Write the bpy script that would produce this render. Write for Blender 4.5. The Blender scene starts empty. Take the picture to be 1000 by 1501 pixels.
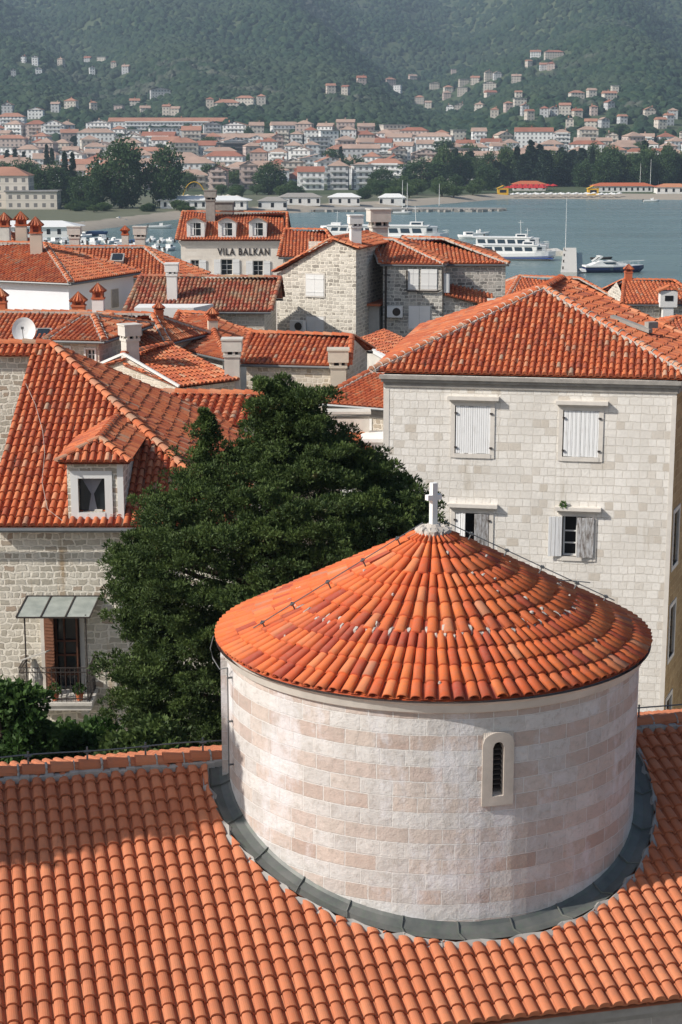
import bpy, math, random
import numpy as np
from mathutils import Vector, Matrix
R = math.radians
rng = random.Random(7)
sc = bpy.context.scene
COL = sc.collection

# ------------------------------------------------------------------ camera
H = 26.0
PITCH = R(12.2)
F = 2500.0
cp, sp_ = math.cos(PITCH), math.sin(PITCH)
cam = bpy.data.cameras.new('camera'); camo = bpy.data.objects.new('camera', cam); COL.objects.link(camo)
camo.location = (0, 0, H); camo.rotation_euler = (math.pi/2-PITCH, 0, 0)
cam.sensor_fit = 'HORIZONTAL'; cam.sensor_width = 36; cam.lens = 90
cam.clip_start = .5; cam.clip_end = 12000
sc.camera = camo

def ray(px, py):
    u = (px-500)/F; v = (750.5-py)/F
    return Vector((u, cp+v*sp_, -sp_+v*cp))
def P(px, py, Y):
    d = ray(px, py); t = Y/d.y
    return Vector((d.x*t, Y, H+d.z*t))
def PZ(px, py, z):
    d = ray(px, py); t = (z-H)/d.z
    return Vector((d.x*t, d.y*t, z))

# ------------------------------------------------------------------ scene objects
def tag(o, label=None, cat=None, group=None, kind=None):
    if label: o['label'] = label
    if cat: o['category'] = cat
    if group: o['group'] = group
    if kind: o['kind'] = kind
    return o
def empty(name, loc, label=None, cat=None, group=None, rz=0):
    o = bpy.data.objects.new(name, None); COL.objects.link(o)
    o.location = loc; o.rotation_euler = (0, 0, rz); o.empty_display_size = .5
    return tag(o, label, cat, group)
def wloc(o):
    v = Vector((0, 0, 0))
    while o is not None:
        v = v+Vector(o.location); o = o.parent
    return v
def children(o): return [c for c in COL.objects if c.parent == o]
def copy_tree(o, parent=None, kids=None):
    c = o.copy(); COL.objects.link(c); c.parent = parent
    for ch in (KIDS.get(o.name, [])): 
        copy_tree(ch, c)
    return c
KIDS = {}

class MB:
    def __init__(s): s.V = []; s.F = []; s.T = []; s.A = []
    def face(s, pts, t=.5, a=0.):
        n = len(s.V); s.V.extend([tuple(p) for p in pts]); s.F.append(tuple(range(n, n+len(pts)))); s.T.append(t); s.A.append(a)
    def box(s, c, hx, hy, hz, rz=0, t=.5):
        c = Vector(c); ax = Vector((math.cos(rz), math.sin(rz), 0)); ay = Vector((-math.sin(rz), math.cos(rz), 0)); az = Vector((0, 0, 1))
        s.obox(c, ax*hx, ay*hy, az*hz, t)
    def obox(s, c, a, b, d, t=.5):
        n = len(s.V)
        for k in range(8):
            s.V.append(tuple(c+a*(1 if k & 1 else -1)+b*(1 if k & 2 else -1)+d*(1 if k & 4 else -1)))
        for f in ((0,2,3,1),(4,5,7,6),(0,1,5,4),(2,6,7,3),(0,4,6,2),(1,3,7,5)):
            s.F.append(tuple(n+i for i in f)); s.T.append(t); s.A.append(0.)
    def span(s, p0, p1, w, h, t=.5):   # bar from p0 to p1 of width w and height h
        p0 = Vector(p0); p1 = Vector(p1); d = (p1-p0); L = d.length
        if L < 1e-6: return
        d.normalize(); up = Vector((0,0,1)) if abs(d.z) < .95 else Vector((0,1,0))
        sd = d.cross(up).normalized(); u2 = sd.cross(d)
        s.obox((p0+p1)/2, d*(L/2), sd*(w/2), u2*(h/2), t)
    def tube(s, pts, r, n=6, t=.5, cap=True):
        pts = [Vector(p) for p in pts]; rs = r if isinstance(r, (list, tuple)) else [r]*len(pts)
        base = len(s.V)
        for i, p in enumerate(pts):
            d = (pts[min(i+1, len(pts)-1)]-pts[max(i-1, 0)]).normalized()
            up = Vector((0,0,1)) if abs(d.z) < .9 else Vector((0,1,0))
            a = d.cross(up).normalized(); b = a.cross(d)
            for k in range(n):
                an = 2*math.pi*k/n
                s.V.append(tuple(p+(a*math.cos(an)+b*math.sin(an))*rs[i]))
        for i in range(len(pts)-1):
            for k in range(n):
                k2 = (k+1) % n
                s.F.append((base+i*n+k, base+i*n+k2, base+(i+1)*n+k2, base+(i+1)*n+k)); s.T.append(t); s.A.append(0.)
        if cap:
            s.F.append(tuple(base+k for k in reversed(range(n)))); s.T.append(t); s.A.append(0.)
            s.F.append(tuple(base+(len(pts)-1)*n+k for k in range(n))); s.T.append(t); s.A.append(0.)
    def prism(s, outline, z0, z1, t=.5):   # closed plan outline (ccw)
        n = len(outline)
        for i in range(n):
            a = outline[i]; b = outline[(i+1) % n]
            s.face([(a[0],a[1],z0),(b[0],b[1],z0),(b[0],b[1],z1),(a[0],a[1],z1)], t)
        s.face([(p[0],p[1],z1) for p in outline], t); s.face([(p[0],p[1],z0) for p in reversed(outline)], t)
    def build(s, name, mat, parent=None, smooth=False, uv=True, local=False):
        off = wloc(parent) if (parent is not None and not local) else Vector((0,0,0))
        me = bpy.data.meshes.new(name)
        V = np.array(s.V, dtype=np.float64).reshape(-1, 3)-np.array(off)
        nV = len(V); lens = np.array([len(f) for f in s.F], dtype=np.int32); loops = np.fromiter((i for f in s.F for i in f), dtype=np.int32)
        me.vertices.add(nV); me.vertices.foreach_set('co', V.ravel().astype(np.float32))
        me.loops.add(len(loops)); me.loops.foreach_set('vertex_index', loops)
        me.polygons.add(len(lens)); st = np.concatenate(([0], np.cumsum(lens)[:-1])).astype(np.int32)
        me.polygons.foreach_set('loop_start', st)
        me.update(calc_edges=True)
        a = me.attributes.new('tint', 'FLOAT', 'FACE'); a.data.foreach_set('value', np.array(s.T, dtype=np.float32))
        if any(s.A):
            a = me.attributes.new('age', 'FLOAT', 'FACE'); a.data.foreach_set('value', np.array(s.A, dtype=np.float32))
        if uv:
            W = V+np.array(off)
            nrm = np.empty(len(lens)*3, dtype=np.float32); me.polygons.foreach_get('normal', nrm); nrm = nrm.reshape(-1, 3)
            ln = np.repeat(np.arange(len(lens)), lens); nn = nrm[ln]; pp = W[loops]
            steep = np.abs(nn[:,2]) < .8
            hl = np.hypot(nn[:,0], nn[:,1])+1e-9
            uu = np.where(steep, (-nn[:,1]*pp[:,0]+nn[:,0]*pp[:,1])/hl, pp[:,0]); vv = np.where(steep, pp[:,2], pp[:,1])
            l = me.uv_layers.new(name='UVMap'); l.data.foreach_set('uv', np.stack([uu, vv], 1).ravel().astype(np.float32))
        me.polygons.foreach_set('use_smooth', [bool(smooth)]*len(lens))
        me.validate()
        o = bpy.data.objects.new(name, me); COL.objects.link(o)
        for m in (mat if isinstance(mat, list) else [mat]): me.materials.append(m)
        if parent is not None:
            o.parent = parent; KIDS.setdefault(parent.name, []).append(o)
        return o

# ------------------------------------------------------------------ materials
class NT:
    def __init__(s, name):
        s.m = bpy.data.materials.new(name); s.m.use_nodes = True; s.t = s.m.node_tree; s.n = s.t.nodes; s.l = s.t.links
        s.n.clear(); s.out = s.n.new('ShaderNodeOutputMaterial'); s.b = s.n.new('ShaderNodeBsdfPrincipled'); s.l.new(s.b.outputs[0], s.out.inputs[0])
    def node(s, ty, **kw):
        n = s.n.new('ShaderNode'+ty)
        for k, v in kw.items():
            if k.startswith('i_'): 
                key = k[2:]; key = int(key) if key.isdigit() else key.replace('_', ' ')
                s.put(n.inputs[key], v)
            else: setattr(n, k, v)
        return n
    def put(s, inp, v):
        if isinstance(v, bpy.types.NodeSocket): s.l.new(v, inp)
        else:
            if hasattr(inp.default_value, '__len__') and not isinstance(v, str):
                v = tuple(v)
                if len(inp.default_value) == 4 and len(v) == 3: v = v+(1,)
            inp.default_value = v
    def math(s, op, a, b=0., c=None, clamp=False):
        n = s.n.new('ShaderNodeMath'); n.operation = op; n.use_clamp = clamp; s.put(n.inputs[0], a); s.put(n.inputs[1], b)
        if c is not None: s.put(n.inputs[2], c)
        return n.outputs[0]
    def vmath(s, op, a, b):
        n = s.n.new('ShaderNodeVectorMath'); n.operation = op; s.put(n.inputs[0], a); s.put(n.inputs[1], b); return n.outputs[0]
    def noise(s, vec, scale, detail=3, rough=.55, dist=0.):
        n = s.node('TexNoise', i_Scale=scale, i_Detail=detail, i_Roughness=rough, i_Distortion=dist)
        if vec is not None: s.l.new(vec, n.inputs['Vector'])
        return n
    def ramp(s, fac, stops, interp='LINEAR'):
        n = s.n.new('ShaderNodeValToRGB'); s.put(n.inputs[0], fac); cr = n.color_ramp; cr.interpolation = interp
        while len(cr.elements) < len(stops): cr.elements.new(.5)
        for e, (p, c) in zip(cr.elements, stops):
            e.position = p; e.color = (c+(1,) if len(c) == 3 else c) if hasattr(c, '__len__') else (c, c, c, 1)
        return n.outputs[0]
    def mix(s, fac, a, b, mode='MIX'):
        n = s.n.new('ShaderNodeMix'); n.data_type = 'RGBA'; n.blend_type = mode
        s.put(n.inputs[0], fac); s.put(n.inputs[6], a); s.put(n.inputs[7], b); return n.outputs[2]
    def bump(s, h, strength=.5, dist=.02, normal=None):
        n = s.node('Bump', i_Strength=strength, i_Distance=dist); s.put(n.inputs['Height'], h)
        if normal is not None: s.l.new(normal, n.inputs['Normal'])
        return n.outputs[0]
    def attr(s, name): 
        n = s.n.new('ShaderNodeAttribute'); n.attribute_name = name; return n.outputs['Fac']
    def pos(s): return s.n.new('ShaderNodeNewGeometry').outputs['Position']
    def uv(s): 
        n = s.n.new('ShaderNodeUVMap'); n.uv_map = 'UVMap'; return n.outputs[0]
    def fin(s, col, rough=.8, normal=None, spec=.3, metal=0.):
        s.put(s.b.inputs['Base Color'], col); s.put(s.b.inputs['Roughness'], rough); s.b.inputs['Specular IOR Level'].default_value = spec
        s.b.inputs['Metallic'].default_value = metal
        if normal is not None: s.l.new(normal, s.b.inputs['Normal'])
        return s.m

def plain(name, col, rough=.7, var=.12, scale=3., spec=.3, metal=0., bump=.15):
    k = NT(name); p = k.pos(); n = k.noise(p, scale, 4).outputs[0]
    c = k.mix(k.math('MULTIPLY', k.ramp(n, [(.3, 0.), (.7, 1.)]), var*2, clamp=True), col, tuple(x*.6 for x in col))
    return k.fin(c, rough, k.bump(k.noise(p, scale*8, 3).outputs[0], bump, .01), spec, metal)

def tile_mat(name, stops, stain=.35, moss=0., rough=.75, nscale=2.5):
    k = NT(name); p = k.pos(); t = k.attr('tint')
    c = k.ramp(t, stops)
    n = k.noise(p, 14., 5, .65).outputs[0]
    c = k.mix(k.math('MULTIPLY', k.ramp(n, [(.42, 0.), (.72, 1.)]), stain), c, (.30, .16, .11))
    n2 = k.noise(p, nscale, 4, .6).outputs[0]
    c = k.mix(k.math('MULTIPLY', k.ramp(n2, [(.5, 0.), (.68, 1.)]), stain*.8), c, (.26, .12, .08))
    n3 = k.noise(p, 30., 3, .6).outputs[0]
    c = k.mix(k.math('MULTIPLY', k.ramp(n3, [(.62, 0.), (.72, 1.)]), .2*stain*2), c, (.42, .28, .19))
    if moss:
        n4 = k.noise(p, 1.1, 5, .7).outputs[0]; n5 = k.noise(p, 18., 4, .7).outputs[0]
        f = k.math('MULTIPLY', k.ramp(n4, [(.45, 0.), (.6, 1.)]), k.ramp(n5, [(.4, 0.), (.6, 1.)]))
        c = k.mix(k.math('MULTIPLY', f, moss), c, (.42, .36, .22))
    a = k.attr('age')
    c = k.mix(a, c, (.36, .27, .19))
    return k.fin(c, rough, k.bump(n, .35, .008), .25)

M = {}
M['tile_nave'] = tile_mat('nave_clay', [(0, (.44, .14, .065)), (.5, (.53, .18, .085)), (1, (.58, .215, .105))], .24)
M['tile_cone'] = tile_mat('cone_clay', [(0, (.36, .065, .038)), (.2, (.50, .095, .035)), (.5, (.60, .13, .038)), (.8, (.65, .17, .05)), (1, (.62, .22, .10))], .35)
M['tile_old'] = tile_mat('old_clay', [(0, (.30, .07, .04)), (.3, (.47, .11, .045)), (.6, (.58, .155, .055)), (.88, (.62, .215, .095)), (1, (.52, .31, .20))], .42)
M['tile_far'] = tile_mat('weathered_clay', [(0, (.30, .07, .04)), (.35, (.48, .115, .046)), (.7, (.58, .16, .058)), (1, (.56, .26, .14))], .34, .15)
M['tile_moss'] = tile_mat('lichen_clay', [(0, (.24, .06, .04)), (.4, (.38, .08, .045)), (.7, (.46, .12, .06)), (1, (.46, .28, .18))], .5, .95)
M['mortar'] = plain('lime_mortar', (.50, .46, .41), .9, .3, 6.)
M['mortar_pale'] = plain('pale_mortar', (.52, .48, .43), .9, .3, 8.)
M['plaster'] = plain('white_plaster', (.78, .77, .74), .85, .12, 1.2)
M['plaster_old'] = plain('aged_plaster', (.64, .61, .55), .9, .25, 2.5)
M['render_blue'] = plain('white_render', (.78, .79, .82), .85, .08, .8)
M['cement'] = plain('cement', (.42, .40, .37), .9, .3, 4.)
M['whitewood'] = None
M['metal'] = plain('grey_metal', (.16, .17, .175), .5, .2, 5., .5, .3)
M['iron'] = plain('rusty_iron', (.055, .045, .04), .6, .3, 12.)
M['lead'] = None
M['dark'] = plain('dark_interior', (.012, .012, .014), .6, .1)
M['wood'] = plain('brown_wood', (.16, .065, .035), .7, .4, 9.)
M['white'] = plain('white_paint', (.78, .78, .76), .5, .06, 3.)
M['blue'] = plain('blue_cloth', (.03, .07, .30), .8, .2)
M['cream'] = plain('cream_render', (.62, .56, .46), .85, .15, 1.5)
M['red'] = plain('red_canvas', (.50, .03, .03), .8, .2)
M['yellow'] = plain('yellow_paint', (.72, .42, .03), .7, .1)
M['navy'] = plain('navy_hull', (.012, .022, .09), .3, .05, 3., .5)
M['sand'] = plain('sand', (.36, .30, .24), .95, .2, .15)
M['stonecut'] = plain('cut_limestone', (.70, .66, .60), .85, .15, 5.)
M['plinth'] = plain('grey_limestone', (.36, .34, .31), .9, .35, 4.)
M['bark'] = plain('bark', (.10, .07, .05), .95, .4, 9.)

def glassy(name, col, rough=.12):
    k = NT(name); return k.fin(col, rough, None, .6)
M['glass'] = glassy('dark_glass', (.02, .025, .03))
M['boatglass'] = glassy('boat_glass', (.03, .05, .07))
k = NT('dusty_glass'); n = k.noise(k.pos(), 3., 5).outputs[0]
M['dusty'] = k.fin(k.mix(k.ramp(n, [(.35, 0.), (.65, 1.)]), (.24, .27, .25), (.36, .39, .36)), .35, None, .5)
k = NT('net_curtain'); M['net'] = k.fin((.22, .22, .25), .9)

k = NT('weathered_white_boards'); u = k.uv()
sx = k.node('SeparateXYZ'); k.l.new(u, sx.inputs[0])
pl = k.math('FRACT', k.math('MULTIPLY', sx.outputs[0], 7.5)); gap = k.ramp(k.math('ABSOLUTE', k.math('SUBTRACT', pl, .5)), [(.44, 0.), (.49, 1.)])
mp = k.node('Mapping'); k.l.new(u, mp.inputs[0]); mp.inputs['Scale'].default_value = (30, 2.5, 1)
w = k.noise(mp.outputs[0], 1., 4, .6).outputs[0]
c = k.mix(k.math('MULTIPLY', k.ramp(w, [(.55, 0.), (.72, 1.)]), .6), (.84, .85, .85), (.50, .47, .43))
c = k.mix(k.math('MULTIPLY', gap, .7), c, (.25, .24, .22))
M['whitewood'] = k.fin(c, .75, k.bump(k.math('MULTIPLY', gap, -1.), .6, .01))

k = NT('dull_lead'); p = k.pos(); n = k.noise(p, 2.5, 5).outputs[0]; n2 = k.noise(p, 12, 4).outputs[0]
c = k.mix(k.ramp(n, [(.35, 0.), (.65, 1.)]), (.10, .11, .105), (.17, .172, .16)); c = k.mix(k.math('MULTIPLY', k.ramp(n2, [(.5, 0.), (.7, 1.)]), .5), c, (.12, .16, .12))
M['lead'] = k.fin(c, .55, k.bump(n2, .2, .01), .4, .25)

def stone(name, c1, c2, mortar, bw=.38, bh=.2, mw=.018, dist=.03, dark=None, bump=.8, sq=.7, sqf=3, patch=.3, stains=None, jit=.35):
    k = NT(name); u = k.uv()
    nd = k.noise(u, 4.5, 3); d = k.vmath('MULTIPLY', k.vmath('SUBTRACT', nd.outputs['Color'], (.5,.5,.5)), (dist*2, dist*2, 0))
    nd2 = k.noise(u, .8, 2); d2 = k.vmath('MULTIPLY', k.vmath('SUBTRACT', nd2.outputs['Color'], (.5,.5,.5)), (jit*.5, jit*.22, 0))
    uu = k.vmath('ADD', k.vmath('ADD', u, d), d2)
    b = k.node('TexBrick', offset=.5, offset_frequency=2, squash=sq, squash_frequency=sqf, i_Scale=1., i_Mortar_Size=mw, i_Mortar_Smooth=.35, i_Bias=0., i_Brick_Width=bw, i_Row_Height=bh)
    k.l.new(uu, b.inputs['Vector']); k.put(b.inputs['Color1'], (0,0,0)); k.put(b.inputs['Color2'], (1,1,1)); k.put(b.inputs['Mortar'], (.5,.5,.5))
    t = k.node('SeparateColor'); k.l.new(b.outputs['Color'], t.inputs[0]); t = t.outputs[0]
    stops = [(0., c1), (.5, tuple((a+b_)/2 for a, b_ in zip(c1, c2))), (1., c2)] if dark is None else [(0., dark), (.16, c1), (.6, tuple((a+b_)/2 for a, b_ in zip(c1, c2))), (1., c2)]
    c = k.ramp(t, stops)
    n = k.noise(u, 11., 5, .65).outputs[0]
    c = k.mix(k.math('MULTIPLY', k.ramp(n, [(.4, 0.), (.7, 1.)]), patch), c, tuple(x*.55 for x in c1))
    n3 = k.noise(u, .55, 4, .6).outputs[0]
    c = k.mix(k.math('MULTIPLY', k.ramp(n3, [(.42, 0.), (.65, 1.)]), .3), c, tuple(x*.66 for x in c1))
    c = k.mix(b.outputs['Fac'], c, mortar)
    if stains:
        mp = k.node('Mapping'); k.l.new(u, mp.inputs[0]); mp.inputs['Scale'].default_value = (2.2, .22, 1)
        s_ = k.noise(mp.outputs[0], 1., 4, .6).outputs[0]
        c = k.mix(k.math('MULTIPLY', k.ramp(s_, [(.60, 0.), (.72, 1.)]), .6), c, stains)
    h = k.math('ADD', k.math('MULTIPLY', b.outputs['Fac'], -1.), k.math('MULTIPLY', n, .8))
    return k.fin(c, .9, k.bump(h, bump, .02), .2)

M['rubble'] = stone('rubble_stone', (.48, .44, .36), (.76, .71, .61), (.78, .73, .63), .33, .18, .03, .08, (.44, .34, .26), 1., .6, 3, .3, (.36, .22, .09), .6)
M['rubble_small'] = stone('small_rubble', (.48, .44, .38), (.80, .75, .66), (.78, .73, .63), .40, .19, .03, .09, (.30, .27, .23), 1., .6, 2, .35, None, .7)
M['rubble_grey'] = stone('grey_rubble', (.32, .31, .28), (.62, .59, .53), (.64, .61, .55), .40, .19, .03, .09, (.17, .16, .15), 1., .6, 2, .3, None, .7)
M['rubble_warm'] = stone('warm_rubble', (.52, .46, .37), (.70, .64, .54), (.68, .62, .53), .36, .18, .025, .08, (.42, .34, .25), .8, .6, 2, .25, None, .6)
M['pinkstone'] = stone('pale_pink_stone', (.76, .69, .60), (.84, .78, .69), (.80, .74, .65), .5, .28, .012, .01, None, .3, 1., 2, .12)
M['ashlar'] = stone('house_ashlar', (.77, .735, .675), (.86, .83, .775), (.71, .67, .60), .36, .25, .011, .03, (.60, .54, .46), .9, .7, 2, .2, (.50, .45, .37), .3)
M['shadewall'] = stone('shaded_side_rubble', (.36, .24, .12), (.50, .36, .20), (.48, .36, .21), .4, .25, .015, .03)  # brown shade of the tall house's unlit side is put into this base colour
M['eavewall'] = stone('grey_ashlar', (.40, .37, .34), (.52, .49, .45), (.5, .47, .43), .5, .3, .012, .01)

# banded drum stone
k = NT('banded_drum_stone'); u = k.uv(); RH = .215
sep = k.node('SeparateXYZ'); k.l.new(u, sep.inputs[0])
nd = k.noise(u, 6., 2); d = k.vmath('MULTIPLY', k.vmath('SUBTRACT', nd.outputs['Color'], (.5,.5,.5)), (.02, .02, 0)); uu = k.vmath('ADD', u, d)
b = k.node('TexBrick', offset=.5, offset_frequency=2, squash=.75, squash_frequency=3, i_Scale=1., i_Mortar_Size=.009, i_Mortar_Smooth=.2, i_Bias=0., i_Brick_Width=.44, i_Row_Height=RH)
k.l.new(uu, b.inputs['Vector']); k.put(b.inputs['Color1'], (0,0,0)); k.put(b.inputs['Color2'], (1,1,1)); k.put(b.inputs['Mortar'], (.5,.5,.5))
t = k.node('SeparateColor'); k.l.new(b.outputs['Color'], t.inputs[0]); t = t.outputs[0]
sepd = k.node('SeparateXYZ'); k.l.new(uu, sepd.inputs[0])
row = k.math('FLOOR', k.math('DIVIDE', sepd.outputs[1], RH)); odd = k.math('MODULO', k.math('ABSOLUTE', row), 2.)
wn = k.node('TexWhiteNoise', noise_dimensions='1D'); k.l.new(row, wn.inputs['W'])
pb = k.noise(uu, .9, 3, .6).outputs[0]
pinkf = k.math('MULTIPLY', k.math('MULTIPLY', odd, k.ramp(wn.outputs[0], [(.0, .7), (1., 1.)])), k.ramp(pb, [(.28, .45), (.42, 1.)]))
pinkf = k.math('MULTIPLY', pinkf, k.ramp(t, [(.07, .1), (.10, 1.)]))
pinkf = k.math('MAXIMUM', pinkf, k.math('MULTIPLY', k.ramp(t, [(.84, 0.), (.87, 1.)]), .6))
cw = k.ramp(t, [(0, (.54, .52, .50)), (.5, (.66, .645, .625)), (1, (.60, .57, .54))])
cpk = k.ramp(t, [(0, (.48, .365, .31)), (.35, (.58, .49, .43)), (.6, (.45, .345, .295)), (.8, (.55, .44, .385)), (1, (.59, .52, .465))])
c = k.mix(pinkf, cw, cpk)
n = k.noise(u, 9., 6, .7).outputs[0]
nb = k.noise(u, 2.2, 4, .6).outputs[0]
c = k.mix(k.math('MULTIPLY', k.ramp(nb, [(.42, 0.), (.66, 1.)]), .28), c, (.38, .34, .30))
c = k.mix(k.math('MULTIPLY', k.ramp(n, [(.5, 0.), (.68, 1.)]), .5), c, (.34, .30, .26))
c = k.mix(k.math('MULTIPLY', b.outputs['Fac'], .85), c, (.66, .64, .61))
mp = k.node('Mapping'); k.l.new(u, mp.inputs[0]); mp.inputs['Scale'].default_value = (1.15, .42, 1); mp.inputs['Location'].default_value = (3.1, .4, 0)
s1 = k.noise(mp.outputs[0], 1., 6, .65, .3).outputs[0]; s2 = k.noise(u, 5., 5, .7).outputs[0]
lime = k.ramp(k.math('ADD', s1, k.math('MULTIPLY', k.math('SUBTRACT', s2, .5), .35)), [(.52, 0.), (.64, 1.)])
c = k.mix(k.math('MULTIPLY', lime, .65), c, (.70, .69, .71))
cr = k.node('TexVoronoi', feature='DISTANCE_TO_EDGE', i_Scale=9.); k.l.new(k.vmath('ADD', u, k.vmath('MULTIPLY', k.noise(u, 7, 4).outputs['Color'], (.25,.25,0))), cr.inputs['Vector'])
crk = k.math('MULTIPLY', k.ramp(cr.outputs[0], [(.0, 1.), (.018, 0.)]), k.ramp(k.noise(u, 1.6, 2).outputs[0], [(.52, 0.), (.6, 1.)]))
c = k.mix(k.math('MULTIPLY', crk, .0), c, (.28, .24, .21))
h = k.math('ADD', k.math('MULTIPLY', b.outputs['Fac'], -.8), k.math('MULTIPLY', n, 1.3))
M['drum'] = k.fin(c, .9, k.bump(h, .8, .020), .2)

def leafmat(name, a, b, dead=None, tr=.3):
    k = NT(name); t = k.attr('tint'); n = k.noise(k.pos(), .9, 3).outputs[0]
    c = k.mix(t, a, b); c = k.mix(k.math('MULTIPLY', k.ramp(n, [(.4, 0.), (.65, 1.)]), .45), c, tuple(x*.6 for x in a))
    if dead:
        n2 = k.noise(k.pos(), 1.7, 4).outputs[0]; c = k.mix(k.math('MULTIPLY', k.ramp(n2, [(.66, 0.), (.74, 1.)]), .6), c, dead)
    k.fin(c, .6, None, .25)
    tn = k.node('BsdfTranslucent'); k.put(tn.inputs[0], c); mx = k.n.new('ShaderNodeMixShader'); mx.inputs[0].default_value = tr
    k.l.new(k.b.outputs[0], mx.inputs[1]); k.l.new(tn.outputs[0], mx.inputs[2]); k.l.new(mx.outputs[0], k.out.inputs[0])
    return k.m
M['cypressleaf'] = leafmat('conifer_foliage', (.036, .066, .020), (.125, .180, .048), (.15, .10, .045), .25)
M['bushleaf'] = leafmat('shrub_foliage', (.035, .080, .018), (.09, .165, .04))
M['treeleaf'] = leafmat('tree_foliage', (.040, .085, .030), (.075, .13, .045), None, .3)
M['lightleaf'] = leafmat('pale_tree_foliage', (.065, .115, .04), (.11, .17, .055), None, .3)
M['darkleaf'] = leafmat('dark_tree_foliage', (.020, .045, .024), (.040, .072, .034), None, .2)

# ------------------------------------------------------------------ clay tile roofs
def clipcol(poly, u):
    vs = []
    n = len(poly)
    for i in range(n):
        a = poly[i]; b = poly[(i+1) % n]
        if (a[0]-u)*(b[0]-u) <= 0 and abs(a[0]-b[0]) > 1e-9:
            vs.append(a[1]+(b[1]-a[1])*(u-a[0])/(b[0]-a[0]))
    return (min(vs), max(vs)) if len(vs) >= 2 else None

def tile_face(mb, poly, sp=.2, course=.36, amp=.07, seg=5, lift=.03, jit=.012, style='coppo', tints=(0, 1), agep=.02, hole=None, off=.03, under=True):
    """lay rows of barrel tiles over a planar polygon; the first edge is the eave"""
    p0, p1 = Vector(poly[0]), Vector(poly[1]); U = (p1-p0).normalized()
    top = max((Vector(p) for p in poly[2:]), key=lambda q: (q-p0-U*((q-p0).dot(U))).length)
    w = top-p0; w = (w-U*w.dot(U)).normalized(); N = U.cross(w).normalized(); 
    if N.z < 0: N = -N
    pl = [((Vector(p)-p0).dot(U), (Vector(p)-p0).dot(w)) for p in poly]
    umin = min(p[0] for p in pl); umax = max(p[0] for p in pl); vmin = min(p[1] for p in pl)
    ncol = int(math.ceil((umax-umin)/sp)); 
    if under: mb.face([p0+U*a+w*b-N*.01 for a, b in pl], .3)
    def pt(u, v, h): q = p0+U*u+w*v+N*(h+off); return (q.x, q.y, q.z)
    ccov = .68 if style == 'coppo' else .74
    for c in range(ncol):
        uc = umin+(c+.5)*sp
        # profile: list of (du, h, tapers)
        prof = []
        for j in range(seg+1):
            a = math.pi*j/seg; prof.append((-math.cos(a)*sp*ccov/2, math.sin(a)**.8*amp, 1))
        chan = [(sp*ccov/2, -.0, 0), (sp/2, -.35*amp, 0), (sp-sp*ccov/2, 0., 0)]
        rowsh = rng.uniform(-jit, jit)*3 if style == 'coppo' else 0
        coltint = rng.uniform(-.12, .12)
        for kind, pr in ((1, prof), (0, chan)):
            ivs = []
            for du, h, tp in pr:
                u = uc+du
                iv = clipcol(pl, min(max(u, umin+1e-6), umax-1e-6))
                L = []
                if iv:
                    if hole and abs(u-hole[0]) < hole[2]:
                        dv = hole[3]*math.sqrt(max(0, 1-((u-hole[0])/hole[2])**2))
                        if hole[1]-dv > iv[0]: L.append((iv[0], min(iv[1], hole[1]-dv)))
                        else: L.append((0, 0))
                        if hole[1]+dv < iv[1]: L.append((max(iv[0], hole[1]+dv), iv[1]))
                        else: L.append((0, 0))
                    else:
                        L.append(iv)
                ivs.append(L)
            vhi = max((b for L in ivs for a, b in L), default=None)
            if vhi is None: continue
            nr = int(math.ceil((vhi-vmin)/course))+1
            for r in range(nr):
                vk = vmin+r*course+rowsh+(rng.uniform(-jit, jit) if r else 0); ve = vk+course*1.04
                if r == 0: vk = vmin-.0
                tn = min(1, max(0, rng.betavariate(2, 2)+coltint)); tn = tints[0]+(tints[1]-tints[0])*tn
                ag = rng.uniform(.4, .9) if rng.random() < agep else 0.
                dn = rng.uniform(-.004, .004)*(1 if style == 'coppo' else .5)
                ds = rng.uniform(-.006, .006)*(1 if style == 'coppo' else .35)
                for j in range(len(pr)-1):
                    A, B = ivs[j], ivs[j+1]
                    if not A or not B: continue
                    if hole and len(A) != len(B):
                        if len(A) == 1: A = [(A[0][0], min(hole[1], A[0][1])), (max(hole[1], A[0][0]), A[0][1])]
                        else: B = [(B[0][0], min(hole[1], B[0][1])), (max(hole[1], B[0][0]), B[0][1])]
                    for q in range(max(len(A), len(B))):
                        a0, a1 = A[min(q, len(A)-1)]; b0, b1 = B[min(q, len(B)-1)]
                        fa = max(a0, vk); ga = min(a1, ve); fb = max(b0, vk); gb = min(b1, ve)
                        if ga-fa < .004 and gb-fb < .004: continue
                        ga = max(fa, ga); gb = max(fb, gb)
                        def hh(i, v, lo):
                            du, h, tp = pr[i]; s = (v-vk)/course
                            wt = 1.06-.12*s if tp else 1.
                            return uc+du*wt+ds, h*wt+lift*(1-s)+dn
                        ua, ha = hh(j, fa, 1); ub, hb = hh(j+1, fb, 1); uc2, hc = hh(j+1, gb, 0); ud, hd = hh(j, ga, 0)
                        n = len(mb.V)
                        mb.V += [pt(ua, fa, ha), pt(ub, fb, hb), pt(uc2, gb, hc), pt(ud, ga, hd)]
                        mb.F.append((n, n+1, n+2, n+3)); mb.T.append(tn); mb.A.append(ag)
                        low = lift*1.1 if (r or kind == 0) else lift+max(pr[j][1], pr[j+1][1])*.75+.01
                        if fa-vk < .02 or fb-vk < .02:
                            mb.V += [pt(ua, fa, max(ha-low, -.02)), pt(ub, fb, max(hb-low, -.02))]
                            mb.F.append((n+4, n+5, n+1, n)); mb.T.append(tn*.5); mb.A.append(ag*.5)

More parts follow.
